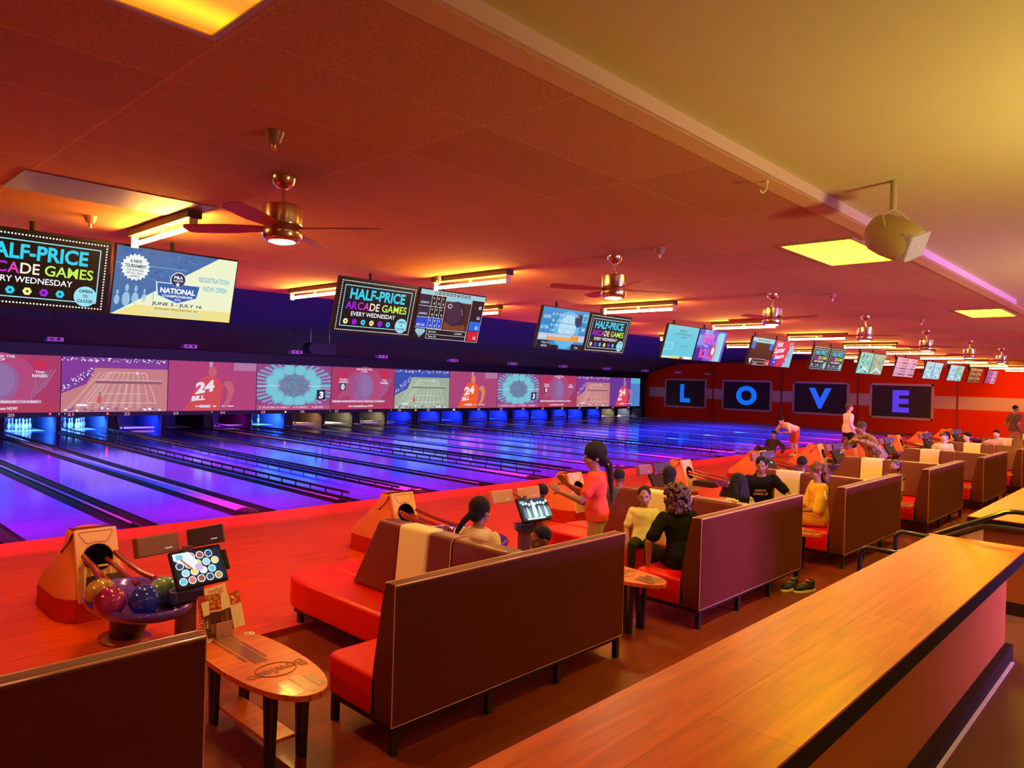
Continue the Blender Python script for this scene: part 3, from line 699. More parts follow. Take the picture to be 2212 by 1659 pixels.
def pic_champ():
    P = Pic(TW, TH, em(62, 110, 170)); rnd = random.Random(4)
    for i in range(60): P.poly([(x := rnd.random() * .7, y := .3 + rnd.random() * .28), (x + .03, y + .008), (x + .02, y + .022)], em(84, 134, 190) if i % 2 else em(48, 86, 145), 1)
    P.line((0, .46), (.62, .46), .008, em(110, 160, 205), 1)
    P.poly([(0, 0), (TW, 0), (TW, TH), (.90, TH), (.02, .01)], em(232, 238, 200, 1.05), 2)
    P.poly([(0.02, 0), (TW, 0), (TW, .10), (.20, .10)], em(240, 225, 140, 1.0), 3)
    for i, s_ in enumerate((.8, 1.2, 1.05, .75, .5)):
        x = .04 + .075 * i; y = .13 + .012 * i; P.circ(x, y, .028 * s_, em(150, 195, 220), 2, ry=.055 * s_); P.circ(x, y + .085 * s_, .013 * s_, em(150, 195, 220), 2, ry=.028 * s_); 
    c = [((.125 if i % 2 else .105) * math.cos(PI * i / 20), (.125 if i % 2 else .105) * math.sin(PI * i / 20)) for i in range(40)]
    P.poly([(.165 + a, .435 + b) for a, b in c], em(235, 245, 240), 3)
    nv = em(30, 50, 100)
    P.text('A NEW', .115, .475, .10, .028, nv, 4, .03); P.text('TOURNAMENT', .075, .430, .18, .032, nv, 4, .03); P.text('FOR BOWLERS', .095, .400, .14, .018, nv, 4, .01); P.text('OF ALL SKILL', .095, .373, .14, .018, nv, 4, .01); P.text('LEVELS!', .125, .346, .08, .018, nv, 4, .01)
    P.poly([(.35, .33), (.76, .33), (.74, .20), (.56, .135), (.37, .20)], em(220, 235, 245), 4); P.poly([(.362, .322), (.748, .322), (.73, .208), (.56, .147), (.382, .208)], em(36, 96, 170), 5)
    P.circ(.545, .365, .072, em(225, 235, 245), 5); P.circ(.545, .365, .064, em(25, 40, 80), 6)
    P.text('PBA', .505, .372, .08, .03, WHT, 7, .02); P.text('WORLD SERIES', .50, .348, .09, .016, WHT, 7, .01)
    P.poly([(.545 + (.026 if i % 2 == 0 else .010) * math.sin(2 * PI * i / 10), .322 + (.026 if i % 2 == 0 else .010) * math.cos(2 * PI * i / 10)) for i in range(10)], WHT, 7)
    P.text('NATIONAL', .395, .232, .32, .052, WHT, 7, .04); P.text('CHAMPIONSHIPS', .415, .196, .28, .024, WHT, 7, .02); P.text('2023', .53, .168, .06, .018, WHT, 7, .01)
    P.text('REGISTRATION', .735, .37, .29, .05, em(120, 190, 215), 5, .02); P.text('NOW OPEN', .785, .285, .23, .05, em(120, 190, 215), 5, .02)
    P.text('JUNE 3 - JULY 16', .335, .105, .46, .04, nv, 7, .02); P.text('BOWLERO WAUWATOSA, WI', .365, .07, .39, .019, nv, 7, .01)
    P.text('PBA.COM/BBCTOURNAMENT', .29, .028, .52, .028, em(196, 222, 215), 7, .02)
    return P.mesh('tournament_picture')
def pic_score1():
    P = Pic(TW, TH, em(10, 12, 22)); W_ = em(225, 235, 240); nb = em(24, 30, 62); B_ = em(20, 70, 200)
    P.rect(0, .555, TW, TH, em(160, 205, 215), 1)
    for i in range(10): P.rect(.22 + .062 * i, .565, .22 + .062 * i + .04, .603, em(30, 40, 60), 2); P.text(str(i + 1), .228 + .062 * i, .572, .02, .024, W_, 3, .02)
    P.rect(.42, .49, .86, .555, em(140, 200, 215), 1); P.rect(.42, .12, .86, .50, em(70, 28, 24), 1); P.circ(.62, .34, .165, em(40, 22, 44), 2, ry=.17, n=28); P.circ(.60, .35, .14, em(58, 34, 60), 3, ry=.14, n=28)
    P.poly([(.45, .24), (.60, .19), (.80, .22), (.84, .13), (.45, .13)], em(120, 60, 34), 3); P.circ(.50, .44, .036, W_, 4, ry=.028); P.circ(.50, .44, .026, em(30, 20, 40), 5, ry=.019)
    P.line((.70, .42), (.74, .34), .01, em(150, 130, 170), 4)
    for j, (nm, m) in enumerate((('JOSIAH', nb), ('JABREE', nb), ("BRY'AIR", B_))):
        y = .435 - .14 * j; P.rect(.005, y - .02, .185, y + .11, m, 2); P.text(nm, .02, y, .13, .03, W_, 4, .01)
        for i in range(3):
            P.rect(.195 + .075 * i, y - .02, .262 + .075 * i, y + .11, em(8, 8, 14) if j < 2 else B_, 2); P.text('-' if i % 2 else '8', .215 + .075 * i, y + .07, .015, .02, W_, 3); P.text(['0', '8', '10'][i] if j == 1 else '0', .225 + .075 * i, y, .02, .03, W_, 3, .02)
    for y in (.555, .41, .27, .135): P.line((0, y), (.42, y), .005, W_, 4)
    for x in (.19, .266, .342, .42): P.line((x, .13), (x, .555), .005, W_, 4)
    for j, (tx, m) in enumerate((('0', em(40, 18, 30)), ('16', em(30, 14, 26)), ('0', em(30, 100, 220)), ('16', em(220, 20, 40)))):
        y = .42 - .135 * j; P.rect(.89, y, TW - .006, y + .125, m, 2); P.text(tx, 1.0, y + .02, .05, .045, W_, 4, .02)
    P.frame(.865, .0, TW, .555, .005, W_, 4); P.frame(.20, .06, .86, .125, .005, W_, 4); P.frame(.20, .005, .86, .06, .005, W_, 4)
    P.text("BRY'AIR", .23, .082, .12, .022, W_, 5, .01); P.text('1.00 MPH', .66, .082, .13, .022, W_, 5, .01); P.text('Team 20', .23, .022, .13, .022, W_, 5, .01)
    P.poly([(.03, .12), (.16, .12), (.175, .09), (.095, .01), (.015, .09)], em(160, 210, 220), 4)
    for i in range(5): P.line((.035 + .03 * i, .115), (.095, .02), .003, em(20, 30, 50), 5)
    return P.mesh('score_picture')
def pic_score2():
    P = Pic(TW, TH, em(26, 140, 205)); W_ = em(225, 240, 250); d = em(20, 90, 160)
    P.circ(.62, .30, .30, em(90, 180, 230), 1, ry=.29, n=30); P.circ(.62, .33, .2, em(170, 215, 240), 2, ry=.2, n=24); P.circ(.86, .46, .10, em(20, 40, 90), 2, ry=.10)
    P.rect(0, .13, TW, .235, em(190, 200, 220), 3); P.rect(.20, .13, .75, .18, em(240, 160, 80), 4); P.rect(.75, .13, .93, .22, em(235, 150, 40), 4)
    P.rect(0, 0, .28, .12, em(8, 10, 26), 3); P.rect(.28, 0, .50, .06, em(8, 10, 26), 3); P.rect(.80, 0, TW, .09, em(8, 10, 26), 3)
    P.text('AUSTIN', .03, .45, .16, .05, W_, 5, .01); P.text('KI THI', .02, .29, .16, .05, W_, 5, .01); P.text('ANTXA', .03, .165, .14, .04, W_, 5, .01)
    P.text('8 - 9 - 6 3 7 / 6 - 7 / 8 - 9 /', .22, .50, .62, .045, W_, 5, .01); P.text('8   17   26   43', .24, .41, .5, .04, em(200, 230, 245), 5); P.text('9 / X 7 1 6 - 9 / X', .22, .34, .6, .035, W_, 5); P.text('17   36   44', .24, .26, .45, .035, W_, 5)
    P.text('Team 21', .10, .075, .16, .03, W_, 5, .01); P.text('ANTXA', .10, .025, .14, .03, W_, 5, .01); P.text('7.54', .88, .025, .09, .03, W_, 5, .01)
    for x in (.2, .93): P.line((x, .13), (x, .6), .005, d, 5)
    for y in (.40, .235): P.line((0, y), (TW, y), .005, d, 5)
    P.rect(.93, .44, TW - .02, .58, em(80, 190, 225), 5); P.text('57', .96, .47, .08, .06, em(15, 40, 80), 6, .02); P.text('54', .96, .30, .08, .06, W_, 6, .02)
    return P.mesh('scoreboard_picture')
def pic_23():
    P = Pic(TW, TH, em(92, 200, 222)); d = em(40, 130, 160)
    P.text('READY', .42, .50, .26, .045, d, 2); P.text('TO START PLAYING YOUR', .25, .44, .58, .035, d, 2); P.text('GAME', .5, .39, .2, .03, d, 2)
    P.text('23', .05, .15, .24, .15, em(200, 235, 240), 2, .02); P.text('23', .062, .162, .21, .126, em(92, 200, 222), 3, .0); P.text('lane is open', .55, .22, .24, .03, d, 2)
    P.rect(0, 0, TW, .045, em(200, 230, 190), 1); P.rect(.36, 0, .62, .05, em(220, 220, 110), 2); P.rect(.62, 0, .74, .04, em(200, 70, 60), 2); P.rect(.76, .005, 1.0, .05, em(235, 245, 250), 3)
    return P.mesh('lane_picture')
def pic_ready():
    P = Pic(TW, TH, em(90, 90, 215))
    for x0, y0, x1, y1, c_ in ((0, .3, .3, .5, (120, 150, 235)), (.2, .45, .5, TH, (130, 180, 240)), (0, 0, .35, .25, (70, 20, 160)), (.35, .4, .62, TH, (150, 60, 220)), (.6, 0, .8, .4, (200, 90, 220)), (.72, .0, .95, .56, (140, 210, 225)), (.80, .0, 1.0, TH - .03, (150, 220, 230))): P.rect(x0, y0, x1, y1, em(*c_), 1)
    P.text('READY', .16, .33, .44, .20, em(235, 60, 200), 3, .03); P.text('TO', .28, .275, .14, .035, WHT, 3, .02); P.text('ROLL', .17, .05, .40, .19, em(250, 90, 190), 3, .03); P.text('READY', .172, .332, .44, .20, em(250, 150, 220), 2, .0)
    P.circ(.66, .20, .10, em(220, 50, 60), 4, ry=.13); P.circ(.66, .20, .06, em(240, 230, 240), 5, ry=.09); P.rect(.60, .10, .72, .13, em(240, 60, 60), 6)
    return P.mesh('ready_picture')
def pic_score3():
    P = Pic(TW, TH, em(60, 14, 12)); P.rect(.0, .50, TW, .60, em(150, 210, 225), 1); P.rect(0, .36, .18, .52, em(20, 110, 210), 2); P.rect(.88, .36, TW, .50, em(20, 110, 210), 2)
    P.text('M A S R H O M A R T', .25, .53, .6, .04, em(30, 40, 60), 2); P.frame(.24, .07, .84, .135, .006, WHT, 2); P.frame(.24, .005, .84, .07, .006, WHT, 2); P.rect(.86, .0, TW, .13, em(215, 50, 60), 2)
    P.poly([(.03, .14), (.18, .14), (.105, .01)], em(200, 225, 230), 2); P.text('23', .93, .03, .08, .05, WHT, 3, .02); P.text('Lane 23', .30, .022, .14, .03, WHT, 3)
    return P.mesh('waiting_picture')
def pic_summer():
    P = Pic(TW, TH, em(214, 30, 78)); P.poly([(.62, 0), (.85, .5), (1.05, .52), (TW, 0)], em(140, 190, 225), 1); P.circ(.86, .52, .07, em(240, 200, 200), 2); P.circ(.86, .52, .045, em(214, 30, 78), 3)
    P.rect(0, 0, .22, .2, em(40, 50, 190), 1); P.circ(.2, .16, .12, em(130, 40, 180), 2); P.circ(.16, .10, .07, em(20, 60, 190), 3); P.text('SUM', .11, .085, .1, .03, WHT, 4)
    P.text('Hot', .10, .44, .30, .13, WHT, 4, .02, rot=.1, skew=.2); P.text('Summer', .05, .29, .52, .13, WHT, 4, .02, rot=.12, skew=.2); P.text('Season', .13, .16, .48, .11, WHT, 4, .02, rot=.12, skew=.2)
    for x, y, m in ((.40, .06, em(240, 60, 80)), (.55, .1, em(230, 60, 70)), (.72, .12, em(230, 40, 60)), (.62, .05, em(110, 60, 200))): P.circ(x, y, .04, m, 3)
    P.text('0', .80, .22, .07, .1, em(90, 130, 160), 4)
    return P.mesh('summer_picture')
def pic_bands(cols, seed, rows=True):
    P = Pic(TW, TH, em(*cols[0])); rnd = random.Random(seed)
    if rows:
        for i in range(6):
            P.rect(.04, .05 + .095 * i, TW - .04, .10 + .095 * i, em(*cols[1 + i % (len(cols) - 1)]), 1); P.rect(.08, .06 + .095 * i, .08 + .3 + .4 * rnd.random(), .09 + .095 * i, em(*cols[0]), 2)
    else:
        for i in range(14):
            x = rnd.random() * TW * .8; y = rnd.random() * TH * .75; P.circ(x + .1, y + .07, .06 + .03 * rnd.random(), em(*cols[1 + i % (len(cols) - 1)]), 1 + i % 3, ry=.05)
        P.poly([(.1, .05), (.5, .2), (1.0, .08), (1.0, .04), (.5, .14), (.1, .01)], em(220, 240, 245), 5)
    return P.mesh('far_picture')
TVP = {'H': pic_half(), 'C': pic_champ(), 'S': pic_score1(), 'B': pic_score2(), '2': pic_23(), 'R': pic_ready(), 'D': pic_score3(), 'U': pic_summer(),
       'L': pic_bands([(120, 200, 190), (70, 180, 90), (50, 90, 200), (200, 230, 140)], 1, False), 'G': pic_bands([(150, 175, 150), (190, 200, 120), (110, 140, 170)], 2, False),
       'K': pic_bands([(225, 165, 200), (120, 60, 110), (190, 110, 150)], 3), 'W': pic_bands([(150, 200, 225), (220, 240, 245), (90, 150, 190), (120, 190, 180)], 4, False), 'N': pic_bands([(140, 90, 60), (90, 30, 25), (200, 150, 120)], 5), 'V': pic_bands([(170, 60, 90), (200, 90, 200), (150, 150, 230)], 6)}
TVD = {'H': 'reading HALF-PRICE ARCADE GAMES', 'C': 'advertising a NATIONAL CHAMPIONSHIPS in blue and cream', 'S': 'with a bowling ball and score grid', 'B': 'with a blue scoreboard', '2': 'showing pale cyan with the number 23', 'R': 'reading READY TO ROLL in pink and violet', 'D': 'with a dark scoreboard', 'U': 'showing a red and pink summer poster', 'L': 'showing green and blue scenery', 'G': 'showing an olive green picture', 'K': 'with pink rows of scores', 'W': 'showing white and cyan shapes', 'N': 'with brown rows', 'V': 'with violet and red rows'}
pairs = ['HC', 'HS', 'BH', '2R', 'DU', 'HH', 'LG', 'KK', 'WW', 'WL', 'NN', 'VK']
M_bez = mat('tv_bezel', (.012, .006, .007), .5, spec=.2)
top = Vector((0, -.078, .305)); tilt = math.atan2(.156, .595)
tv0 = None
for n, pr_ in enumerate(pairs):
    for i, c_ in enumerate(pr_):
        x = 1.035 + PITCH * n + 1.135 * i
        lab = 'tv %s, %s in the %s pair from left' % (TVD[c_], ('left' if i == 0 else 'right'), ORD[n])
        if tv0 is None:
            tv0 = thing('television', lab, 'television', (x, -3.645, 2.975), 0, 'tilted tv screens along the ceiling')
            R = Matrix.Rotation(tilt, 4, 'X')
            m = MB(); m.M = R; m.box(-.012, TW + .012, .004, .055, -.318, .318).build('casing', M_bez, tv0, bev=.004)
            m = MB(); m.box(.35, .75, .075, .10, -.10, .12); m.cyl((.55, .10, .0), (.55, .16, .36), .02).cyl((.55, .16, .35), (.55, .16, .424), .02); m.build('ceiling_mount', M_bez, tv0)
        else:
            o = tv0.copy(); C.objects.link(o); o.location = (x, -3.645, 2.975); o['label'] = lab
            for ch in tv0.children:
                if ch.name.startswith('picture'): continue
                c2 = ch.copy(); C.objects.link(c2); c2.parent = o
        root = tv0 if (n == 0 and i == 0) else o
        pic_part(TVP[c_], 'picture', root, Matrix.Rotation(tilt, 4, 'X') @ plane_matrix((0, .0035, -TH / 2), (1, 0, 0), (0, 0, 1)))
# ------------------------------------------------------------------ L O V E boards on the right wall
M_board = mat('board_face', (.045, .016, .02), .6)
M_bframe = mat('board_frame', (.80, .42, .52), .5)
def letter_poly(ch):
    vs, fs, a, b, c, d = text_geo(ch, .045)
    return vs, fs, a, b, c, d
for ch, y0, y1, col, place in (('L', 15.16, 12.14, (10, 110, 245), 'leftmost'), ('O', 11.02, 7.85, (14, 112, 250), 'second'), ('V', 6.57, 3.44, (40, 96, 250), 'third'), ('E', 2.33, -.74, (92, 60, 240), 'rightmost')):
    t = thing('wall_sign', 'framed dark board with the blue letter %s, lit look painted as glow, on the red wall' % ch, 'sign', (XR - .015, (y0 + y1) / 2, 1.67), 0, 'letter boards on the red wall')
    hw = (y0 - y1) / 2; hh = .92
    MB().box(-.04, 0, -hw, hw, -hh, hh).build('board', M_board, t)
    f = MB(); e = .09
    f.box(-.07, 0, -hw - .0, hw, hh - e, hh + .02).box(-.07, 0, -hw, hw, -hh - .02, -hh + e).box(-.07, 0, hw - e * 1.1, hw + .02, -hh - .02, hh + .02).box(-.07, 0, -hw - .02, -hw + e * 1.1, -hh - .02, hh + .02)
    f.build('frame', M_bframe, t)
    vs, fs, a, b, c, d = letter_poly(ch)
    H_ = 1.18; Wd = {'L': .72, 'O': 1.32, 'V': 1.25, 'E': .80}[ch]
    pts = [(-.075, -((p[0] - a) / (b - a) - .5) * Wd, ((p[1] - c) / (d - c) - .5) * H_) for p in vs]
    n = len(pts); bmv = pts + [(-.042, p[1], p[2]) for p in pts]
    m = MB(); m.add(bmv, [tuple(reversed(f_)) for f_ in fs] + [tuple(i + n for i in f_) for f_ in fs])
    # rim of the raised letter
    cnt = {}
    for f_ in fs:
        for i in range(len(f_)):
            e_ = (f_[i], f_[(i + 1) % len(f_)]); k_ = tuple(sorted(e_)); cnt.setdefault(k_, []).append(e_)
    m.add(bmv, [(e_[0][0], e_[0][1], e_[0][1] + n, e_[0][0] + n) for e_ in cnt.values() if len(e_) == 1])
    m.build('letter', em(*col, .95), t)  # blue light on the letters put in as glow, more violet at E
o = MB().cyl((0, 0, 0), (0, 0, 1.1), .02).build('pole', mat('violet_pole', (.5, .4, .8), .4), loc=(41.6, 7.1, -.139))
tag(o, 'thin violet pole leaning by the red wall under the V board', 'pole')
# ------------------------------------------------------------------ booth sofas
M_back = mat('brown_vinyl', (.125, .017, .008), .5, noise_=(4, .3, (.105, .014, .006)), bump=(160, .12), spec=.25)
M_pad = mat('maroon_vinyl', (.16, .022, .02), .36, bump=(120, .1), coat=.15)
M_red = mat('red_vinyl', (.82, .006, .001), .36, bump=(60, .06), coat=.06, spec=.3)
M_crm = mat('cream_vinyl', (.95, .74, .44), .5, bump=(120, .08))
M_pipe = mat('piping_highlight_vinyl', (.75, .30, .18), .3, coat=.3)  # bright colour stands in for highlight lines along the sofa edges
M_leg = mat('black_wood_leg', (.015, .01, .01), .45)
def make_booth(label, loc, rz=0):
    t = thing('booth_sofa', label, 'sofa', loc, rz, 'red and brown booth sofas')
    X = 1.165
    # outer back: tall panel whose inner face leans
    prof = [(.0, .18), (.0, 1.0), (.006, 1.015), (.02, 1.02), (.085, 1.02), (.10, 1.008), (.125, .93), (.19, .56), (.21, .43), (.22, .18)]
    MB().prism(prof, -X, X, 'x').build('back_panel', M_back, t, bev=.006)
    MB().tube([(-X, .004, 1.015), (X, .004, 1.015)], .007, 8).tube([(-X, .096, 1.015), (X, .096, 1.015)], .007, 8).tube([(-X, .004, .183), (X, .004, .183)], .005, 6).tube([(-X - .001, .004, .183), (-X - .001, .004, 1.012)], .004, 6).tube([(X + .001, .004, .183), (X + .001, .004, 1.012)], .004, 6).build('highlight_piping', M_pipe, t, smooth=True)
    # seats along the back
    for s in (-1, 1):
        r = [(s * X, .16), (s * X, .66), (s * (X - .02), .70), (s * (X - .07), .72), (s * .48, .72), (s * .48, .16)]
        MB().prism(r if s > 0 else r[::-1], .18, .43, 'z').build('seat_cushion', M_red, t, bev=.025, seg=3)
    # seats along the divider, rounded toward the lanes
    for s in (-1, 1):
        r = [(s * .47, .12)]
        r += [(s * .47, 2.15), (s * .46, 2.28)] + [(s * (.30 + .16 * math.cos(a)), 2.32 + .26 * math.sin(a)) for a in (.2, .5, .8, 1.1, 1.4)] + [(s * .15, 2.60), (s * .004, 2.60), (s * .004, .12)]
        MB().prism(r if s > 0 else r[::-1], .17, .432, 'z').build('seat_cushion', M_red, t, bev=.03, seg=3)
    # divider backrest in padded sections
    def pad(y0, y1, slant, m, nm, grow=0, z0=.433):
        g = grow
        b = [(-.135 - g, y0, z0), (.135 + g, y0, z0), (.135 + g, y1 + slant, z0), (-.135 - g, y1 + slant, z0)]
        tp = [(-.085 - g, y0, 1.02 + g), (.085 + g, y0, 1.02 + g), (.085 + g, y1, 1.02 + g), (-.085 - g, y1, 1.02 + g)]
        return MB().hull8(b, tp).build(nm, m, t, bev=.028, seg=3)
    pad(1.372, 1.66, .30, M_pad, 'divider_backrest'); pad(1.0, 1.370, 0, M_crm, 'cream_panel', .006); pad(.722, .998, 0, M_pad, 'divider_backrest'); pad(.13, .720, 0, M_pad, 'divider_backrest')
    MB().tube([(-.12, .721, .46), (-.092, .721, .98), (-.07, .721, 1.022), (.07, .721, 1.022), (.092, .721, .98), (.12, .721, .46)], .006, 6).build('seam_piping', M_pipe, t, smooth=True)
    # base rails and legs
    MB().box(-X + .02, X - .02, .02, .05, .145, .179).box(-X + .02, X - .02, .64, .67, .145, .179).box(-X + .02, -X + .05, .051, .639, .145, .179).box(X - .05, X - .02, .051, .639, .145, .179).box(-.43, -.40, .671, 2.40, .135, .169).box(.40, .43, .671, 2.40, .135, .169).build('base_frame', M_leg, t)
    for x in (-X + .02, -.36, .36, X - .06): MB().box(x, x + .042, .015, .057, 0, .144).build('leg', M_leg, t)
    for x in (-X + .02, X - .06): MB().box(x, x + .042, .632, .674, 0, .144).build('leg', M_leg, t)
    for x in (-.43, .39): MB().box(x, x + .045, 2.30, 2.345, 0, .134).build('leg', M_leg, t)
    return t
SP_ = 3.385
def bx(k): return 3.765 + SP_ * k
def by(k): return -7.22 - .115 * k
names = ['brown booth sofa back cut off by the left edge, nearest the camera', 'large brown and red booth sofa in the middle foreground beside the oval table', 'booth sofa with a violet sheen where the person in the black tee sits',
         'booth sofa where the person in the yellow jersey sits', 'booth sofa fourth from the front, with a toddler in its near corner', 'booth sofa fifth from the front, behind the toddler', 'booth sofa sixth from the front with people seated on both sides', 'booth sofa seventh from the front, beside the person in pink', 'eighth booth sofa, cut by the right edge', 'ninth booth sofa far down the row', 'tenth booth sofa far down the row']
bo = None
for i, nm in enumerate(names):
    k = i - 1
    if k > 7: break
    y = by(k) if k >= 0 else -7.30
    if bo is None: bo = make_booth(nm, (1.455 - 1.165, y, -.05), 0)
    else: dup(bo, (bx(k), y, -.05), 0, label=nm)

# ------------------------------------------------------------------ oval side tables
M_tab = mat('table_wood', (.85, .19, .03), .3, wood=(.075, .9, (.70, .14, .02), (.40, .07, .01)), coat=.25)
M_inl = mat('dark_table_inlay', (.26, .08, .06), .25, coat=.5)
M_etch = mat('etched_line', (.30, .07, .03), .5)
M_disc = mat('pale_table_disc', (.85, .68, .42), .35)
def make_table(label, loc, rz=0):
    t = thing('side_table', label, 'table', loc, rz, 'oval side tables between the sofas')
    A, B_ = .68, .235; n = 48; pts = []
    for i in range(n):
        a = 2 * PI * i / n; c, s = math.cos(a), math.sin(a); e = 2 / 2.25
        pts.append((B_ * math.copysign(abs(c) ** e, c), A * math.copysign(abs(s) ** e, s)))
    MB().prism(pts, .455, .49, 'z').build('tabletop', M_tab, t, bev=.004)
    i0 = MB(); z = .4912
    def strip(x0, x1, y0, y1, zz=z): i0.add([(x0, y0, zz), (x1, y0, zz), (x1, y1, zz), (x0, y1, zz)], [(0, 1, 2, 3)])
    strip(-.05, .035, -.08, .58); strip(.045, .065, -.02, .55); strip(-.085, -.065, -.02, .5)
    strip(-.10, -.02, -.62, -.42); strip(-.01, .06, -.64, -.40); strip(.07, .12, -.60, -.42)
    i0.build('dark_inlay', M_inl, t)
    vs, fs, a, b, c, d = text_geo('Bowlero', .03)
    m = MB(); sx = .38 / (b - a); sy = .10 / (d - c)
    m.add([(.19 - (p[0] - a) * sx - .22 * 0, -.18 - (p[1] - c) * sy - (p[0] - a) * sx * .12, .4920) for p in vs], [tuple(f) for f in fs])
    m.tube([(.12 * math.cos(q) , -.24 + .10 * math.sin(q), .4916) for q in [2 * PI * i / 30 for i in range(31)]], .003, 4).build('logo', M_etch, t)
    for x, y in ((.165, .42), (-.105, .47)):
        MB().lathe([(.035, .4904), (.035, .4925), (0, .4925)], 24, Matrix.Translation((x, y, 0))).build('inlaid_disc', M_disc, t)
        MB().lathe([(.012, .4926), (.012, .493), (0, .493)], 12, Matrix.Translation((x - .012, y, 0))).lathe([(.008, .4926), (.008, .493), (0, .493)], 12, Matrix.Translation((x + .016, y, 0))).build('disc_mark', M_etch, t)
    for sy_ in (-1, 1):
        for sx_ in (-1, 1):
            x, y = sx_ * .10, sy_ * .36
            l = MB()
            l.hull8([(x - .014, y - .055, .0), (x + .014, y - .055, .0), (x + .014, y - .018, 0), (x - .014, y - .018, 0)], [(x - .014, y - .075, .454), (x + .014, y - .075, .454), (x + .014, y - .035, .454), (x - .014, y - .035, .454)])
            l.hull8([(x - .014, y - .017, .0), (x + .014, y - .017, .0), (x + .014, y + .02, 0), (x - .014, y + .02, 0)], [(x - .014, y + .015, .454), (x + .014, y + .015, .454), (x + .014, y + .055, .454), (x - .014, y + .055, .454)])
            l.build('leg', M_leg, t)
    MB().box(-.085, .085, -.34, .34, .10, .122).build('lower_shelf', M_tab, t, bev=.003)
    return t
tb = make_table('oval wood side table in front, holding the menu holder', (2.15, -6.44, -.05), 0)
for k, l in ((1, 'oval side table beside the black hooped leg, right of the front sofa'), (2, 'oval side table beyond the sofa of the black tee'), (3, 'oval side table beyond the yellow jersey'), (4, 'oval side table far down the row'), (5, 'oval side table near the right edge')):
    dup(tb, (2.15 + SP_ * k, -6.44 - .115 * k, -.05), 0, label=l)

# ------------------------------------------------------------------ menus on the front table
t = thing('menu_holder', 'brushed steel menu holder on the front oval table', 'menu holder', (2.165, -5.93, .4403), math.radians(4))
MB().prism([(-.045, 0), (.045, 0), (.030, .055), (.012, .102), (.008, .102), (.018, .055), (-.016, .055), (-.030, .098), (-.034, .098), (-.040, .05)], -.058, .058, 'x').build('holder', mat('steel_holder', (.60, .42, .36), .35, metal=.6), t, bev=.002)
CRM = mat('card_cream', (.98, .80, .48), .6); CRD = mat('card_red_ink', (.62, .06, .02), .5); CBK = mat('card_dark_ink', (.10, .02, .015), .5); COR = mat('card_orange_ink', (.88, .32, .05), .5); CYE = mat('card_yellow_ink', (.9, .62, .08), .5); CWH = mat('card_white', (.9, .85, .8), .5)
def menu(label, w, h, fn, loc, lean, rz, roll=0):
    t = thing('menu_card', label, 'menu', loc, rz, 'printed menus in the holder')
    R = Matrix.Rotation(math.radians(roll), 4, 'Y') @ Matrix.Rotation(math.radians(-lean), 4, 'X')
    m = MB(); m.M = R; m.box(-w / 2, w / 2, .0004, .0016, 0, h); m.build('card', CRM, t)
    P = Pic(w, h, CRM, step=.00012); fn(P, w, h)
    pic_part(P.mesh('print'), 'print', t, R @ plane_matrix((-w / 2, .0002, 0), (1, 0, 0), (0, 0, 1)))
def cocktails(P, w, h):
    P.text('COCKTAILS', .025, h - .055, w - .05, .034, CRD, 2, .03)
    for x, y, r, m in ((.03, .13, .018, COR), (.075, .125, .022, CRD), (.115, .15, .02, CRD), (.05, .09, .02, COR), (.10, .10, .02, COR), (.06, .06, .022, CYE), (.11, .05, .02, CYE), (.03, .05, .015, COR), (.085, .16, .012, CYE)): P.circ(x, y, r, m, 2)
    P.line((.073, .03), (.073, .15), .003, CYE, 3); P.poly([(.06, .03), (.09, .03), (.08, .06), (.07, .06)], CBK, 3)
def starters(P, w, h):
    P.rect(0, h * .62, w, h, CRD, 1); rnd = random.Random(2)
    for i in range(34): P.circ(rnd.random() * w * .95 + .003, h * .66 + rnd.random() * h * .31, .008, CYE if i % 3 else COR, 2, n=8)
    P.text('STARTERS', .030, .02, .15, .028, CRD, 3, .05, rot=PI / 2)
    P.text('ZIG-ZAG FRIES & DIPS', .045, .02, .10, .006, CBK, 3, 0, rot=PI / 2); P.rect(w * .45, .0, w, h * .58, CBK, 2)
    for i in range(6): P.text(['WINGS', 'TACOS', 'NACHOS', 'PIZZA', 'BITES', 'FRIES'][i], w * .55 + i * .011, .02, .06, .008, CWH if i % 2 else COR, 3, .01, rot=PI / 2)
def strike(P, w, h):
    P.rect(.0, .0, w * .70, h * .62, CBK, 1)
    for i in range(5): P.text(['ALL', 'BEER', 'WINE', 'SODA', '&'][i], .02 + .026 * i, .06, .055, .016, [CWH, CRD, COR, CWH, CRD][i], 2, .02, rot=PI / 2)
    P.text('STRIKE ZONE', .165, .02, .11, .016, CRD, 2, .03, rot=PI / 2); P.text('2 for 12   3 for 16', w * .80, .02, .09, .007, CBK, 2, 0, rot=PI / 2); P.text('add a pitcher', w * .90, .03, .07, .006, CRD, 2, 0, rot=PI / 2)
    P.rect(w * .72, h * .66, w, h, CRD, 1)
    for x, y in ((.78, .9), (.86, .78), (.95, .9), (.8, .72)): P.circ(w * x, h * y, .011, COR, 2)
    P.circ(w * .82, h * .86, .008, CWH, 3)
menu('cream drinks menu with COCKTAILS in red letters, tallest in the holder', .155, .255, cocktails, (2.165, -5.925, .512), 14, math.radians(8), -4)
menu('red and cream food menu reading STARTERS sideways, on the left of the holder', .14, .27, starters, (2.085, -5.955, .452), 12, math.radians(-18), -3)
menu('dark and cream menu reading STRIKE ZONE, wide behind the steel holder', .27, .235, strike, (2.195, -5.945, .462), 13, math.radians(6), -6)

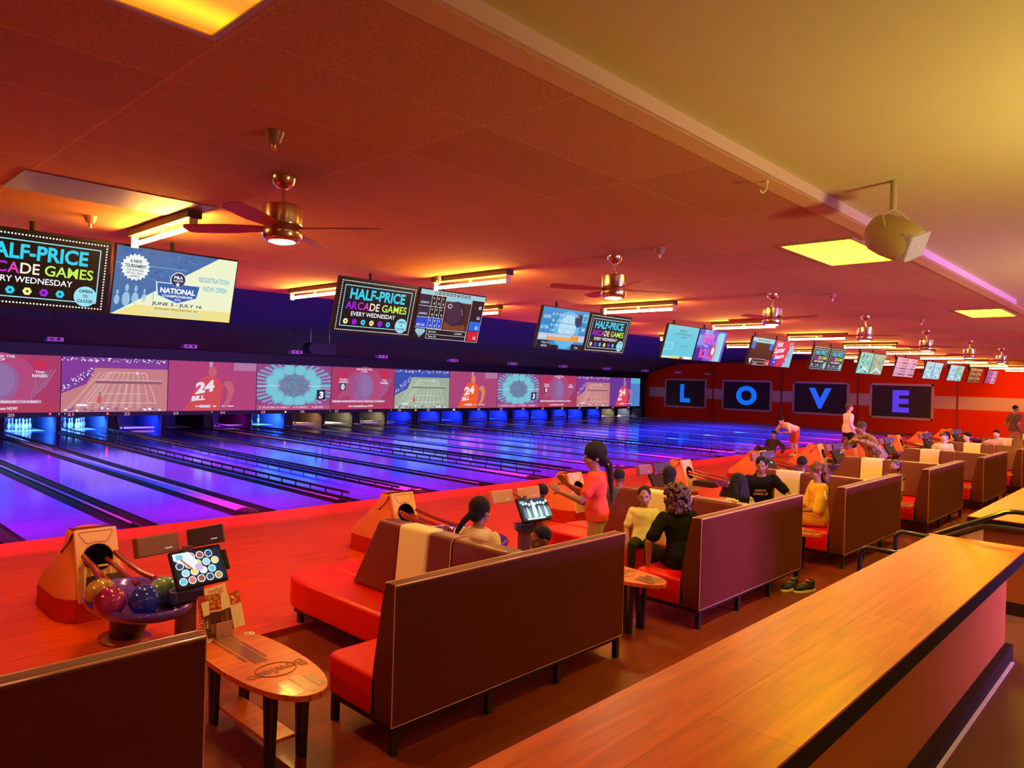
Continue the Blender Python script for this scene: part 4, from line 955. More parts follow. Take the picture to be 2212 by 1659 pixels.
# ------------------------------------------------------------------ ball returns
M_hood = mat('orange_peach_shell', (.80, .20, .10), .6, noise_=(120, .25, (.74, .17, .08)), bump=(200, .15), spec=.25)
M_hood2 = mat('red_shell_base', (.52, .018, .008), .5, spec=.2)
M_face = mat('cream_shell_face', (.95, .62, .34), .5, noise_=(160, .3, (.80, .47, .24)), bump=(200, .2))
M_hole = mat('black_hole', (.003, .002, .002), 1, spec=0)
M_tray = mat('violet_rack_rim', (.16, .07, .85), .14, metal=.3, coat=.6)
M_rred = mat('dark_red_rail', (.30, .03, .03), .2, coat=.7)
M_chrome = mat('chrome', (.75, .65, .62), .12, metal=1)
def make_return(label, loc):
    t = thing('ball_return', label, 'ball return', loc, 0, 'ball returns on the approach')
    # local origin: centre of the hood front at floor; +y toward the pins
    def ring(z, fy, by_, hw, nose=0.0):
        # rounded rear, flat front at y = fy
        pts = [(-hw * .62, fy), (hw * .62, fy), (hw * .80, fy + .05), (hw, fy + .20)]
        for i in range(9):
            a = PI * i / 8; pts.append((hw * math.cos(a), by_ - .28 + .28 * math.sin(a)))
        pts += [(-hw, fy + .20), (-hw * .80, fy + .05)]
        return [(x, y, z) for x, y in pts]
    MB().loft([ring(0, .0, 1.05, .30), ring(.20, .02, 1.02, .30)]).build('base', M_hood2, t, smooth=True, bev=.008)
    MB().loft([ring(.201, .02, 1.02, .30), ring(.30, .055, .96, .285), ring(.42, .095, .80, .255), ring(.55, .14, .66, .22), ring(.65, .175, .56, .19), ring(.73, .20, .52, .175), ring(.745, .21, .50, .16)]).build('hood', M_hood, t, smooth=True, angle=50)
    # cream face plate, leaning back
    R = Matrix.Translation((0, -.012, .17)) @ Matrix.Rotation(math.radians(-20), 4, 'X')
    m = MB(); m.M = R; m.hull8([(-.175, -.012, 0), (.175, -.012, 0), (.175, .03, 0), (-.175, .03, 0)], [(-.17, -.012, .63), (.17, -.012, .63), (.17, .03, .63), (-.17, .03, .63)])
    m.build('face_plate', M_face, t, bev=.010, seg=3)
    m = MB(); m.M = R; c = [(.118 * math.cos(2 * PI * i / 32), .372 + .116 * math.sin(2 * PI * i / 32)) for i in range(32)]
    m.prism(c[::-1], -.0165, -.0125, 'y'); m.build('ball_opening', M_hole, t)
    m = MB(); m.M = R; m.tube([(x, -.0145, z) for x, z in [(-.13, .605), (.13, .605), (.135, .59), (.09, .515), (.07, .50), (0, .515), (-.07, .50), (-.09, .515), (-.135, .59), (-.13, .605)]], .004, 6).tube([(.125 * math.cos(q), -.0145, .372 + .122 * math.sin(q)) for q in [2 * PI * i / 28 for i in range(29)]], .005, 6).build('embossed_outline', mat('emboss', (.62, .30, .16), .5), t, smooth=True)
    # rails down to the tray
    for s in (-1, 1):
        MB().tube([(s * .07, .10, .50), (s * .075, -.15, .47), (s * .08, -.45, .44), (s * .085, -.62, .43)], .020, 8).tube([(s * .125, .06, .56), (s * .13, -.20, .52), (s * .16, -.5, .48), (s * .2, -.66, .465)], .022, 8).build('rail', M_rred, t, smooth=True)
    MB().box(-.13, .13, -.45, -.03, .30, .40).build('chute_body', M_leg, t, bev=.01)
    MB().box(-.05, .03, -.10, -.04, .485, .492).build('sensor_plate', mat('chute_plate', (.6, .35, .3), .3), t)
    # oval tray
    cy, A, B_ = -1.02, .56, .355
    def oval(a, b, z, n=40): return [(-.045 + b * math.cos(2 * PI * i / n), cy + a * math.sin(2 * PI * i / n), z) for i in range(n)]
    MB().loft([oval(A - .16, B_ - .14, .355), oval(A - .05, B_ - .04, .375), oval(A, B_, .41), oval(A + .008, B_ + .008, .44), oval(A - .005, B_ - .005, .462), oval(A - .03, B_ - .03, .458), oval(A - .05, B_ - .05, .425), oval(A - .16, B_ - .14, .395)]).build('tray', M_tray, t, smooth=True, angle=60)
    MB().tube([(-.06, cy - A + .12, .405), (-.06, cy + A - .12, .405)], .012, 8).tube([(.10, cy - A + .16, .405), (.10, cy + A - .16, .405)], .012, 8).build('tray_rail', M_chrome, t, smooth=True)
    # pedestal
    MB().loft([[(x * .12, -.62 + y * .15, .02) for x, y in [(math.cos(2 * PI * i / 24), math.sin(2 * PI * i / 24)) for i in range(24)]], [(x * .16, -.80 + y * .20, .356) for x, y in [(math.cos(2 * PI * i / 24), math.sin(2 * PI * i / 24)) for i in range(24)]]]).build('pedestal', M_leg, t, smooth=True)
    MB().loft([[(x * r, -.60 + y * r * 1.25, z) for x, y in [(math.cos(2 * PI * i / 32), math.sin(2 * PI * i / 32)) for i in range(32)]] for r, z in ((.19, 0), (.19, .012), (.15, .03), (.1, .038))]).build('foot_plate', M_rred, t, smooth=True)
    return t
RT = make_return('cream-faced ball return with balls on its rack, at the left', (2.115, -3.70, 0))
rl = ['ball return behind the front sofa, in the middle', 'ball return beside the standing person in the red tee', 'ball return behind the boy in the pale tee', 'ball return beside the seated person in the black tee', 'ball return above the person in the yellow jersey', 'ball return beyond the person in the camouflage top', 'ball return far down the approach near the wall', 'ball return far off, beside the person in pink', 'ball return far off, near the right edge']
for k, l in enumerate(rl, 1): dup(RT, (2.125 + PITCH * k, -3.70, 0), label=l)

# bowling balls on the racks
def ballmat(n, c1, c2, s=5): return mat(n, c1, .12, noise_=(s, .12, c2), coat=.35)
def ball(label, loc, m, grp=None):
    o = MB().ell((0, 0, 0), .108, 20).build('bowling_ball', m, smooth=True, loc=loc, angle=180)
    R = Matrix.Rotation(random.random() * 6, 4, 'Z') @ Matrix.Rotation(2.1, 4, 'X')
    b = MB(); b.M = R
    for x, y in ((-.016, .03), (.016, .03), (0, -.022)): b.cyl((x, y, .1015), (x, y, .1085), .012, n=12)
    h = b.build('finger_holes', M_hole, o); return tag(o, label, 'bowling ball', grp or 'bowling balls on the racks')
B1 = ballmat('ball_red_violet', (.20, .0, .03), (.42, .03, .30)); B2 = ballmat('ball_gold', (.50, .30, .08), (.22, .10, .03), 9); B3 = ballmat('ball_blue', (.01, .02, .45), (.02, .05, .75), 7); B4 = ballmat('ball_seafoam', (.30, .60, .52), (.04, .18, .18), 6)
ball('swirled red and violet ball on the front of the rack', (1.80, -4.93, .505), B1); ball('mottled gold ball behind the red and violet ball', (1.815, -4.68, .510), B2)
ball('deep blue ball on the rack beside the red and violet ball', (1.99, -5.05, .505), B3); ball('seafoam green ball on the rack behind the monitor post', (2.185, -4.90, .505), B4)
ball('blue ball behind the seated person in the cream top', (5.30, -4.85, .505), B3); ball('pink ball low behind the seated person in the cream top', (5.42, -5.06, .505), ballmat('ball_pink', (.85, .12, .25), (.9, .3, .4)))

# ------------------------------------------------------------------ scoring consoles
M_con = mat('console_post', (.16, .05, .08), .35, coat=.3)
M_cblue = mat('console_blue_tray', (.05, .05, .28), .2, coat=.5)
M_spk = mat('console_speaker_face', (.24, .085, .06), .5)
M_spk2 = mat('console_speaker_dark', (.055, .02, .025), .5)
M_scr = em(30, 30, 40)
SWm, SHm = .350, .250
def pic_pots():
    P = Pic(SWm, SHm, em(30, 40, 60)); rnd = random.Random(9)
    cs = [(110, 200, 230), (230, 210, 60), (230, 120, 90), (160, 225, 235), (170, 90, 70), (240, 225, 120), (60, 80, 110), (235, 240, 245), (200, 150, 90)]
    for j in range(4):
        for i in range(6):
            x = .035 + .066 * i + (.03 if j % 2 else 0); y = .032 + .060 * j
            if x > SWm - .032: continue
            P.circ(x, y, .030, em(225, 240, 245, 1.05), 1, n=16); P.circ(x, y, .023, em(*cs[(i * 2 + j * 3) % 9]), 2, n=16)
    P.poly([(0, SHm), (.12, SHm), (.20, .12), (.15, .10), (0, .20)], em(235, 240, 245, 1.05), 3); P.rect(.02, SHm - .05, .07, SHm - .012, em(120, 210, 235), 4); P.line((.05, .20), (.12, .11), .014, em(200, 110, 60), 4); P.circ(.17, .12, .03, em(210, 190, 225), 4)
    return P.mesh('screen_picture')
def pic_grey():
    P = Pic(SWm, SHm, em(60, 66, 84)); rnd = random.Random(3)
    for i in range(9):
        x = .03 + .04 * i; P.poly([(x, .02), (x + .05, .02), (x + .04, .10 + .05 * rnd.random()), (x + .01, .16)], em(205, 232, 232, 1.05) if i % 2 else em(120, 150, 160), 2); P.circ(x + .022, .18 + .03 * rnd.random(), .018, em(225, 240, 240, 1.05), 2)
    P.rect(.01, SHm - .05, .07, SHm - .02, em(130, 220, 230), 3); P.rect(.05, .0, .30, .02, em(225, 240, 240), 3); P.poly([(.15, .03), (.21, .03), (.20, .20), (.18, .24), (.16, .20)], em(235, 245, 245, 1.05), 3)
    return P.mesh('screen_picture')
def pic_offscr():
    P = Pic(SWm, SHm, em(70, 24, 14)); P.rect(SWm - .07, SHm - .06, SWm - .02, SHm - .02, em(120, 220, 230), 1); return P.mesh('screen_picture')
PS = [pic_pots(), pic_grey(), pic_offscr()]
def make_console(label, loc, rz, ps, spk, lean=33, dx=0, dz=0):
    t = thing('scoring_console', label, 'monitor stand', loc, rz, 'scoring consoles')
    MB().box(-.062, .062, -.05, .05, 0, .52).build('post', M_con, t, bev=.006)
    MB().prism([(-.10, -.08), (.10, -.08), (.13, -.02), (.10, .08), (-.10, .08), (-.13, -.02)], .521, .60, 'z').build('cup_tray', M_cblue, t, bev=.008)
    MB().box(-.035, .035, -.02, .02, .601, .92).build('neck', M_con, t, bev=.005)
    R = Matrix.Translation((.055, -.09, .775)) @ Matrix.Rotation(math.radians(-lean), 4, 'X') @ Matrix.Rotation(math.radians(-2), 4, 'Y')
    m = MB(); m.M = R; m.box(-.195, .195, 0, .035, -.148, .148); m.build('monitor_case', M_bez, t, bev=.012, seg=3)
    m = MB(); m.M = R; m.box(.1955, .232, .005, .032, -.06, .10); m.build('card_reader', M_bez, t, bev=.008)
    pic_part(ps, 'screen', t, R @ plane_matrix((-SWm / 2, -.0006, -SHm / 2), (1, 0, 0), (0, 0, 1)))
    for (x, z, wd, hh, yaw, rl_, m_) in ((-.215, .965, .165, .072, 14, -1, spk), (.125, .985, .130, .070, -28, 9, M_spk2 if spk is M_spk else spk)):
        R = Matrix.Translation((x + dx, -.02, z + dz)) @ Matrix.Rotation(math.radians(yaw), 4, 'Z') @ Matrix.Rotation(math.radians(-rl_), 4, 'Y') @ Matrix.Rotation(math.radians(-14), 4, 'X')
        m = MB(); m.M = R; m.box(-wd, wd, 0, .06, -hh, hh); s = m.build('speaker_box', m_, t, bev=.010, seg=3)
        m = MB(); m.M = R; m.box(wd * .28, wd * .62, -.002, .0, -hh * .52, -hh * .42); m.build('name_plate', em(230, 200, 190, .9), s)
    MB().tube([(0, .01, .86), (-.08, .02, .91), (-.16, .02, .95)], .010, 8).tube([(0, .01, .86), (.06, .02, .92), (.11, .03, .96)], .010, 8).build('arm', M_spk, t, smooth=True)
    return t
c0 = make_console('monitor stand at the left with colourful pots on its screen', (2.27, -5.10, -.05), 0, PS[0], M_spk)
c1 = make_console('monitor stand beside the seated pair, its screen grey and white', (6.13, -5.02, -.05), math.radians(-14), PS[1], mat('console_speaker_tan', (.62, .32, .16), .5), 33, -.10, -.035)
c2 = make_console('monitor stand with a dark screen behind the boy and the curly-haired person', (9.05, -4.90, 0), math.radians(-12), PS[2], M_spk)
for k, l in ((3, 'monitor stand with a dark screen above the cream backrest, fourth along'), (4, 'monitor stand below the standing person in the white tee'), (5, 'monitor stand beyond the person in the camouflage top'), (6, 'monitor stand far down the row near the boys'), (7, 'monitor stand far down the row beside the person in pink')):
    dup(c2, (9.05 + 3.40 * (k - 2), -4.90 - .03 * k, 0), label=l)

# ------------------------------------------------------------------ shoes on the floor
M_shoe = mat('black_sneaker', (.015, .012, .015), .5); M_sole = mat('cream_sole', (.88, .70, .42), .5); M_lace = mat('white_lace', (.85, .8, .8), .5)
def sneaker(name, label, loc, rz, parent=None, m=None):
    t = thing(name, label, 'shoe', loc, rz, 'sneakers on the floor') if parent is None else parent
    b = MB(); b.ell((0, .07, .045), (.045, .085, .038), 12); b.ell((0, -.06, .05), (.038, .075, .045), 12); b.ell((0, -.085, .095), (.036, .05, .045), 12); b.ell((0, .0, .055), (.04, .08, .045), 12)
    me = bake(b, .008, 3); part(me, 'upper', m or M_shoe, t)
    n = 28; pts = []
    for i in range(n):
        a = 2 * PI * i / n; pts.append(((.050 if math.sin(a) > 0 else .042) * math.cos(a), .01 + .155 * math.sin(a)))
    MB().prism(pts, 0.0, .026, 'z').build('sole', M_sole, t, bev=.004)
    MB().tube([(-.02, .02, .098), (.02, .035, .094), (-.02, .045, .088), (.02, .06, .082)], .004, 6).tube([(-.03, -.03, .125), (0, -.005, .135), (.03, -.03, .125)], .005, 6).build('laces', M_lace, t, smooth=True)
    return t
sneaker('sneaker', 'black sneaker with a cream sole, nearest of the two on the floor', (8.02, -7.50, -.05), math.radians(65))
sneaker('sneaker', 'black sneaker half hidden behind the other one on the floor', (7.97, -7.36, -.05), math.radians(80))
# ------------------------------------------------------------------ people
SK1 = mat('skin_deep', (.22, .085, .045), .45); SK2 = mat('skin_brown', (.34, .15, .085), .45); SK3 = mat('skin_light', (.72, .42, .30), .5)
HB = mat('hair_black', (.012, .008, .008), .7, bump=(90, .9), spec=.22); HBR = mat('hair_auburn', (.075, .022, .010), .5, bump=(60, .6)); HST = mat('hair_streaked', (.05, .02, .015), .45, noise_=(18, .12, (.26, .10, .045)), bump=(60, .5), spec=.2)
EYW = mat('eye_white', (.45, .38, .33), .4); EYD = mat('iris_dark', (.02, .012, .01), .2); LIP = mat('lips', (.42, .10, .07), .4); BRW = mat('brow_hair', (.02, .012, .01), .6)
def cloth(n, c, r=.9, nz=None): return mat('cloth_' + n, c, r, noise_=nz, spec=.12)
def ik(a, b, l1, l2, pole):
    a = Vector(a); b = Vector(b); d = b - a; L = min(d.length, (l1 + l2) * .999)
    d.normalize(); b = a + d * L
    x = (l1 * l1 - l2 * l2 + L * L) / (2 * L); h = math.sqrt(max(l1 * l1 - x * x, 0))
    p = Vector(pole); p = (p - d * p.dot(d)); p.normalize()
    return a + d * x + p * h, b
def hand(mb, w, d, pn, s=1, curl=.5, side=1, spread=.012):
    """w wrist, d direction of the hand, pn palm normal"""
    d = Vector(d).normalized(); pn = Vector(pn); pn = (pn - d * pn.dot(d)).normalized(); sd = d.cross(pn) * side
    w = Vector(w)
    for i in range(4):
        o = (i - 1.5) * .019 * s
        mb.cap(w + sd * o * .5, w + d * .082 * s + sd * o, .015 * s, .0125 * s, 8)
        ln = (.068, .078, .073, .056)[i] * s; k = w + d * .085 * s + sd * o
        d1 = (d + pn * curl * .5 + sd * (i - 1.5) * spread * 6).normalized(); d2 = (d + pn * curl * 1.4 + sd * (i - 1.5) * spread * 5).normalized(); d3 = (d + pn * curl * 2.4).normalized()
        a = k + d1 * ln * .42; b = a + d2 * ln * .34; c = b + d3 * ln * .24
        mb.chain([k, a, b, c], [.0098 * s, .0088 * s, .008 * s, .0068 * s], 8)
    t0 = w + d * .025 * s - sd * .026 * s; t1 = t0 + (d * .6 - sd * .75 + pn * .25).normalized() * .038 * s; t2 = t1 + (d * .9 - sd * .35 + pn * .3).normalized() * .032 * s
    mb.chain([t0, t1, t2], [.015 * s, .011 * s, .009 * s], 8)
def frame_of(up, right):
    up = Vector(up).normalized(); r = Vector(right); r = (r - up * r.dot(up)).normalized(); f = up.cross(r)
    return Matrix((r, f, up)).transposed()          # columns: right, forward, up
def torso(mb, P, F, s, grow=0, t0=-.10, t1=.52, wide=1.0, belly=0, F2=None):
    sec = [(-.10, .09, .085), (-.03, .155, .108), (.04, .160, .110), (.12, .150, .102), (.21, .130, .090), (.30, .142, .100), (.38, .162, .105), (.44, .165, .092), (.475, .135, .072), (.50, .075, .058), (.53, .052, .052)]
    sec = [q for q in sec if t0 - 1e-6 <= q[0] <= t1 + 1e-6]; rings = []; F2 = F2 or F
    for t, hw, hd in sec:
        a = min(max(t / .45, 0), 1); G = F.lerp(F2, a) if F2 is not F else F
        g = grow; hw = hw * s * wide + g; hd = hd * s + g + belly * s * math.exp(-((t - .1) / .1) ** 2)
        c = Vector(P) + F.col[2] * t * s if True else None
        rings.append([tuple(c + G.col[0] * hw * math.copysign(abs(math.cos(q)) ** .85, math.cos(q)) + G.col[1] * hd * math.copysign(abs(math.sin(q)) ** .9, math.sin(q))) for q in [2 * PI * i / 24 for i in range(24)]])
    mb.loft(rings)
def head_shape(mb, M, s):
    b = MB(); b.M = M @ Matrix.Scale(s, 4)
    b.ell((0, -.012, .022), (.074, .094, .092), 14); b.ell((0, .018, -.035), (.062, .072, .078), 14); b.ell((0, .050, -.085), (.034, .032, .026), 10)
    b.ell((0, .094, -.022), (.012, .016, .026), 8); b.ell((0, .104, -.036), (.017, .014, .011), 8); b.ell((0, .074, .012), (.052, .018, .012), 10)
    for x in (-1, 1):
        b.ell((x * .077, -.008, -.02), (.010, .020, .031), 8); b.ell((x * .042, .060, -.035), (.022, .022, .02), 8)
    b.ell((0, .084, -.064), (.024, .012, .009), 8)
    mb.v += b.v if False else []; o = len(mb.v); mb.v += b.v; mb.f += [tuple(i + o for i in f) for f in b.f]; mb.mi += b.mi
def hair_mb(style, M, s, seed=1):
    b = MB(); b.M = M @ Matrix.Scale(s, 4); rnd = random.Random(seed)
    if style in ('short', 'fade'):
        g = .004 if style == 'fade' else .009
        b.ell((0, -.020, .034), (.076 + g, .090 + g, .084 + g), 14)
        return b, (14, .002)
    if style == 'boy':
        b.ell((0, -.018, .040), (.084, .096, .088), 14); b.ell((0, -.06, -.01), (.072, .05, .07), 12); b.ell((0, .05, .085), (.05, .035, .025), 10)
        return b, (20, .005)
    if style == 'bun':
        b.ell((0, -.020, .035), (.098, .112, .108), 16); b.ell((0, -.07, -.03), (.078, .055, .07), 12)
        b.chain([(.0, -.10, -.055), (.015, -.135, -.11), (.02, -.145, -.20), (.0, -.14, -.32), (-.01, -.13, -.44)], [.042, .040, .030, .020, .009], 10)
        return b, (16, .006)
    if style == 'ponytail':
        b.ell((0, -.016, .028), (.086, .104, .098), 16); b.ell((0, -.06, -.03), (.070, .055, .065), 12)
        b.chain([(0, -.11, -.03), (-.03, -.15, -.08), (-.08, -.17, -.17), (-.12, -.16, -.26)], [.030, .028, .022, .010], 10)
        return b, (16, .004)
    if style == 'back':
        b.ell((0, -.024, .034), (.084, .098, .092), 16); b.ell((0, -.065, -.045), (.070, .055, .075), 12); b.cap((.05, -.07, -.03), (.06, -.07, -.14), .03, .02)
        return b, (22, .006)
    if style == 'curly':
        b.ell((0, -.02, .03), (.095, .105, .10), 14)
        for i in range(420):
            a = rnd.random() * 2 * PI; z = -.17 + .31 * rnd.random(); r = (.118 * math.sqrt(max(1 - (max(z - .0, 0) / .15) ** 2, .02)) if z > 0 else .118 + .05 * z) + .014 * rnd.random()
            x, y = r * math.cos(a), -.022 + r * 1.02 * math.sin(a)
            if y > .045 and z < .06: continue
            b.ell((x, y, z), .011 + .009 * rnd.random(), 5)
        return b, (60, .006)
    if style == 'braids':
        b.ell((0, -.018, .032), (.086, .104, .096), 16)
        for i in range(64):
            a = PI * .93 + PI * 1.14 * i / 63 if i < 64 else 0
            a += rnd.uniform(-.05, .05); r0 = .088; x0, y0 = r0 * math.cos(a), r0 * 1.1 * math.sin(a) - .01
            L = .30 + .12 * rnd.random(); k = 1.15 + .25 * rnd.random(); ph = rnd.random() * 6; pts = []
            for j in range(9):
                q = j / 8; w = (1 + (k - 1) * min(q * 2, 1)); pts.append((x0 * w + .008 * math.sin(ph + 9 * q), (y0) * w + .006 * math.cos(ph + 8 * q), .06 - q * L - .02 * rnd.random()))
            b.chain(pts, [.011] * 9, 6)
        return b, (50, .004)
    if style == 'waves':
        b.ell((0, -.018, .034), (.086, .104, .096), 16); b.ell((0, -.07, -.02), (.075, .06, .08), 12)
        for i in range(30):
            a = PI * 1.18 + PI * .64 * i / 29 + rnd.uniform(-.06, .06); x0, y0 = .085 * math.cos(a), .10 * math.sin(a) - .01; L = .30 + .08 * rnd.random(); ph = rnd.random() * 6
            b.chain([(x0 * (1 + .25 * q) + .012 * math.sin(ph + 8 * q), y0 * (1 + .2 * q), .05 - q * L) for q in [j / 7 for j in range(8)]], [.019, .02, .02, .019, .018, .016, .013, .008], 7)
        return b, (34, .008)
def person(label, loc, phi, H=1.7, pose='sit', skin=SK1, hair=('short', HB), top=None, bottom=None, vox=.011, lean=0, side=0, head=(0, 0, 0), seat=.43,
           wr=None, wl=None, poleR=None, poleL=None, sleeve=.55, legs='long', shoes=None, hs=None, face=False, twist=0, knee=None, ankle=None, curl=.5, group='people in the hall', extra=None, wide=1, belly=0, handdir=None, palm=None, cat='person', sleeve_r=.058):
    s = H / 1.7; hs = hs or (.5 + .5 * s if s < 1 else 1.0)
    t = thing('person', label, cat, loc, math.radians(phi - 90), group)
    Pz = {'sit': seat + .088 * s, 'stand': .92 * s, 'bend': .86 * s, 'floor': .10 * s}[pose]
    P = Vector((0, 0, Pz)); la = math.radians(lean); sa = math.radians(side)
    up = Vector((math.sin(sa), math.sin(la), math.cos(la) * math.cos(sa)))
    F = frame_of(up, (1, 0, 0)); F2 = frame_of(up, (math.cos(math.radians(twist)), math.sin(math.radians(twist)), 0)) if twist else None
    G = F2 or F
    neck = P + F.col[2] * .49 * s
    hd = neck + (F.col[2] * .5 + Vector((0, 0, .5))).normalized() * .105 * s + G.col[1] * .02 * s + Vector((0, 0, .060 * hs))
    HM = Matrix.Translation(hd) @ G.to_4x4() @ Matrix.Rotation(math.radians(head[0]), 4, 'Z') @ Matrix.Rotation(math.radians(head[1]), 4, 'X') @ Matrix.Rotation(math.radians(head[2]), 4, 'Y')
    HM = Matrix.Translation(hd) @ (Matrix.Rotation(math.radians(twist), 4, 'Z') if twist else Matrix()) @ Matrix.Rotation(math.radians(head[0]), 4, 'Z') @ Matrix.Rotation(math.radians(head[1]), 4, 'X') @ Matrix.Rotation(math.radians(head[2]), 4, 'Y')
    body = MB(); torso(body, P, F, s, 0, wide=wide, F2=F2)
    body.cap(neck - F.col[2] * .03 * s, hd + Vector((0, 0, -.04 * hs)), .052 * s, .050 * hs)
    head_shape(body, HM, hs)
    arms = []
    for sd, w, pole in ((1, wr, poleR), (-1, wl, poleL)):
        sh = P + F.col[2] * .435 * s + G.col[0] * sd * .168 * s * wide
        if w is None: w = (sd * .20, .06, -.02) if pose in ('stand',) else ((sd * .13, .30, .10) if pose == 'sit' else (sd * .16, .42, .1))
        tgt = P + Vector(w) * s if True else None
        el, wp = ik(sh, tgt, .285 * s, .25 * s, pole or (sd * .6, -.8, -.3))
        body.chain([sh, el], [.052 * s, .040 * s]); body.chain([el, wp], [.041 * s, .027 * s])
        dr = (wp - el).normalized(); pn = (palm or (0, 0, -1)) if sd > 0 or palm is None else (palm[0] * -1, palm[1], palm[2])
        if abs(dr.dot(Vector(pn).normalized())) > .93: pn = (-sd, .2, 0)
        hand(body, wp, dr if handdir is None else (dr + Vector(handdir)), pn, s, curl, sd)
        arms.append((sh, el, wp))
    lg = []
    for i, sd in enumerate((1, -1)):
        hp = P + F.col[0] * sd * .088 * s + Vector((0, 0, -.01))
        if pose == 'sit': kn = P + Vector((sd * .12 * s, .40 * s, .02 * s)); an = kn + Vector((0, .03 * s, -min(.41 * s, Pz - .07 + .02 * s)))
        elif pose == 'floor': kn = P + Vector((sd * .14 * s, .36 * s, .22 * s)); an = P + Vector((sd * .12 * s, .70 * s, -.03 * s))
        else: kn = P + Vector((sd * .10 * s, .04 * s, -.43 * s)); an = Vector((sd * .11 * s, -.01, .075 * s))
        if knee: kn = P + Vector(knee[i]) * s
        if ankle: an = Vector(ankle[i]) * s
        body.chain([hp, kn], [.082 * s, .055 * s]); body.chain([kn, kn.lerp(an, .35), an], [.053 * s, .052 * s, .034 * s])
        fd = Vector((0, 1, -.08)); body.chain([an + Vector((0, -.03 * s, -.03 * s)), an + Vector((0, .12 * s, -.045 * s))], [.034 * s, .026 * s])
        lg.append((hp, kn, an))
    part(bake(body, vox, 4), 'body', skin, t)
    hb, dsp = hair_mb(hair[0], HM, hs); part(bake(hb, vox * .62 if hair[0] in ('braids', 'curly', 'waves') else vox, 2, dsp), 'hair', hair[1], t)
    if top is not None:
        c = MB(); torso(c, P, F, s, .014, -.03 if bottom else -.1, .50, wide=wide, F2=F2, belly=belly)
        for sh, el, wp in arms:
            e = sh.lerp(el, sleeve) if sleeve <= 1 else el
            c.chain([sh, e], [(sleeve_r + .006) * s, (sleeve_r + .002) * s])
            if sleeve > 1: c.chain([el, el.lerp(wp, sleeve - 1)], [sleeve_r * s, (sleeve_r - .018) * s])
        part(bake(c, vox, 4, (13, .012 * s)), 'shirt', top, t)
    if bottom is not None:
        c = MB(); torso(c, P, F, s, .010, -.10, .04, wide=wide)
        for hp, kn, an in lg:
            c.cap(hp, kn if legs == 'long' else hp.lerp(kn, .85), .094 * s, .070 * s if legs == 'long' else .082 * s)
            if legs == 'long': c.chain([kn, an], [.068 * s, .05 * s])
        part(bake(c, vox, 5, (10, .006 * s)), 'trousers' if legs == 'long' else 'shorts', bottom, t)
    if shoes is not None:
        for hp, kn, an in lg:
            c = MB(); a = an + Vector((0, -.035 * s, -.035 * s)); c.chain([a, a + Vector((0, .16 * s, -.005 * s))], [.040 * s, .033 * s]); c.cap(an, an + Vector((0, 0, .02)), .042 * s)
            part(bake(c, vox, 3), 'shoe', shoes, t)
    if face:
        for x in (-1, 1):
            b = MB(); b.M = HM @ Matrix.Scale(hs, 4); b.ell((x * .030, .0745, -.003), (.0115, .0085, .0055), 10); e = b.build('eye', EYW, t, smooth=True, angle=180)
            b = MB(); b.M = HM @ Matrix.Scale(hs, 4); b.ell((x * .030, .0805, -.003), (.0058, .0040, .0052), 8); b.build('iris', EYD, e, smooth=True, angle=180)
            b = MB(); b.M = HM @ Matrix.Scale(hs, 4); b.tube([(x * .014, .088, .012), (x * .030, .088, .018), (x * .048, .076, .013)], .0035, 6); b.build('eyebrow', BRW, t, smooth=True)
        b = MB(); b.M = HM @ Matrix.Scale(hs, 4); b.ell((0, .0925, -.0610), (.021, .006, .0042), 10); b.ell((0, .0925, -.0690), (.018, .006, .0048), 10); b.build('lips', LIP, t, smooth=True, angle=180)
    t['_n'] = 0; del t['_n']
    return t, HM, hs, P, F
PP = cloth
fl_ = -.05
# pair on the right side of the front sofa
person('seated person with a long black ponytail and cream top, back turned, on the front sofa', (4.07, -6.28, fl_), 12, 1.66, skin=SK2, hair=('ponytail', HB), top=PP('cream', (.85, .62, .40)), bottom=PP('dark_jeans', (.03, .03, .05)), lean=14, head=(-8, -6, 0), vox=.010)
person('small child with short black hair low on the front sofa, beside the monitor', (4.38, -6.80, fl_), 150, 1.22, skin=SK1, hair=('fade', HB), top=PP('pale_child', (.85, .66, .42)), bottom=PP('child_trousers', (.25, .05, .05)), head=(10, -8, 0), vox=.009, hs=.88, wr=(.10, .22, .16), wl=(-.1, .22, .16))
# standing person in the red tee
_t, HM, hs, P, F = person('standing person in a coral red tee with a long black ponytail, hands raised, back turned', (6.02, -6.12, fl_), 128, 1.59, 'stand', skin=SK2, hair=('bun', HB), top=PP('coral', (.86, .09, .045)), bottom=PP('khaki', (.42, .26, .17)),
                      lean=3, head=(12, -6, 0), wr=(.16, .34, .32), wl=(-.16, .40, .27), poleR=(.5, -.5, -1), poleL=(-.6, -.4, -1), vox=.0085, wide=1.2, belly=.012, hs=1.1, curl=.15, shoes=PP('dark_shoe', (.03, .02, .02)), handdir=(0, .2, .5), palm=(-.8, .4, .2), sleeve=.62, sleeve_r=.066)
b = MB(); b.M = HM @ Matrix.Scale(hs, 4); b.tube([(.012 + .040 * math.cos(a), -.118 + .012 * math.sin(a), -.078 + .03 * math.sin(a)) for a in [2 * PI * i / 16 for i in range(17)]], .008, 6); b.build('hair_tie', mat('hair_tie', (.6, .35, .3), .6), _t, smooth=True)
person('child with short black hair standing behind the tan speaker box', (6.40, -5.02, fl_), 95, .98, 'stand', skin=SK1, hair=('fade', HB), top=PP('child_red', (.6, .12, .05)), bottom=PP('child_dark', (.05, .03, .04)), vox=.011, hs=.92)
person('child with short black hair, only the head showing right of the red tee', (7.50, -5.35, fl_), 20, 1.44, skin=SK1, hair=('fade', HB), top=PP('child_blue', (.08, .08, .14)), bottom=PP('child_dark', (.05, .03, .04)), vox=.012)
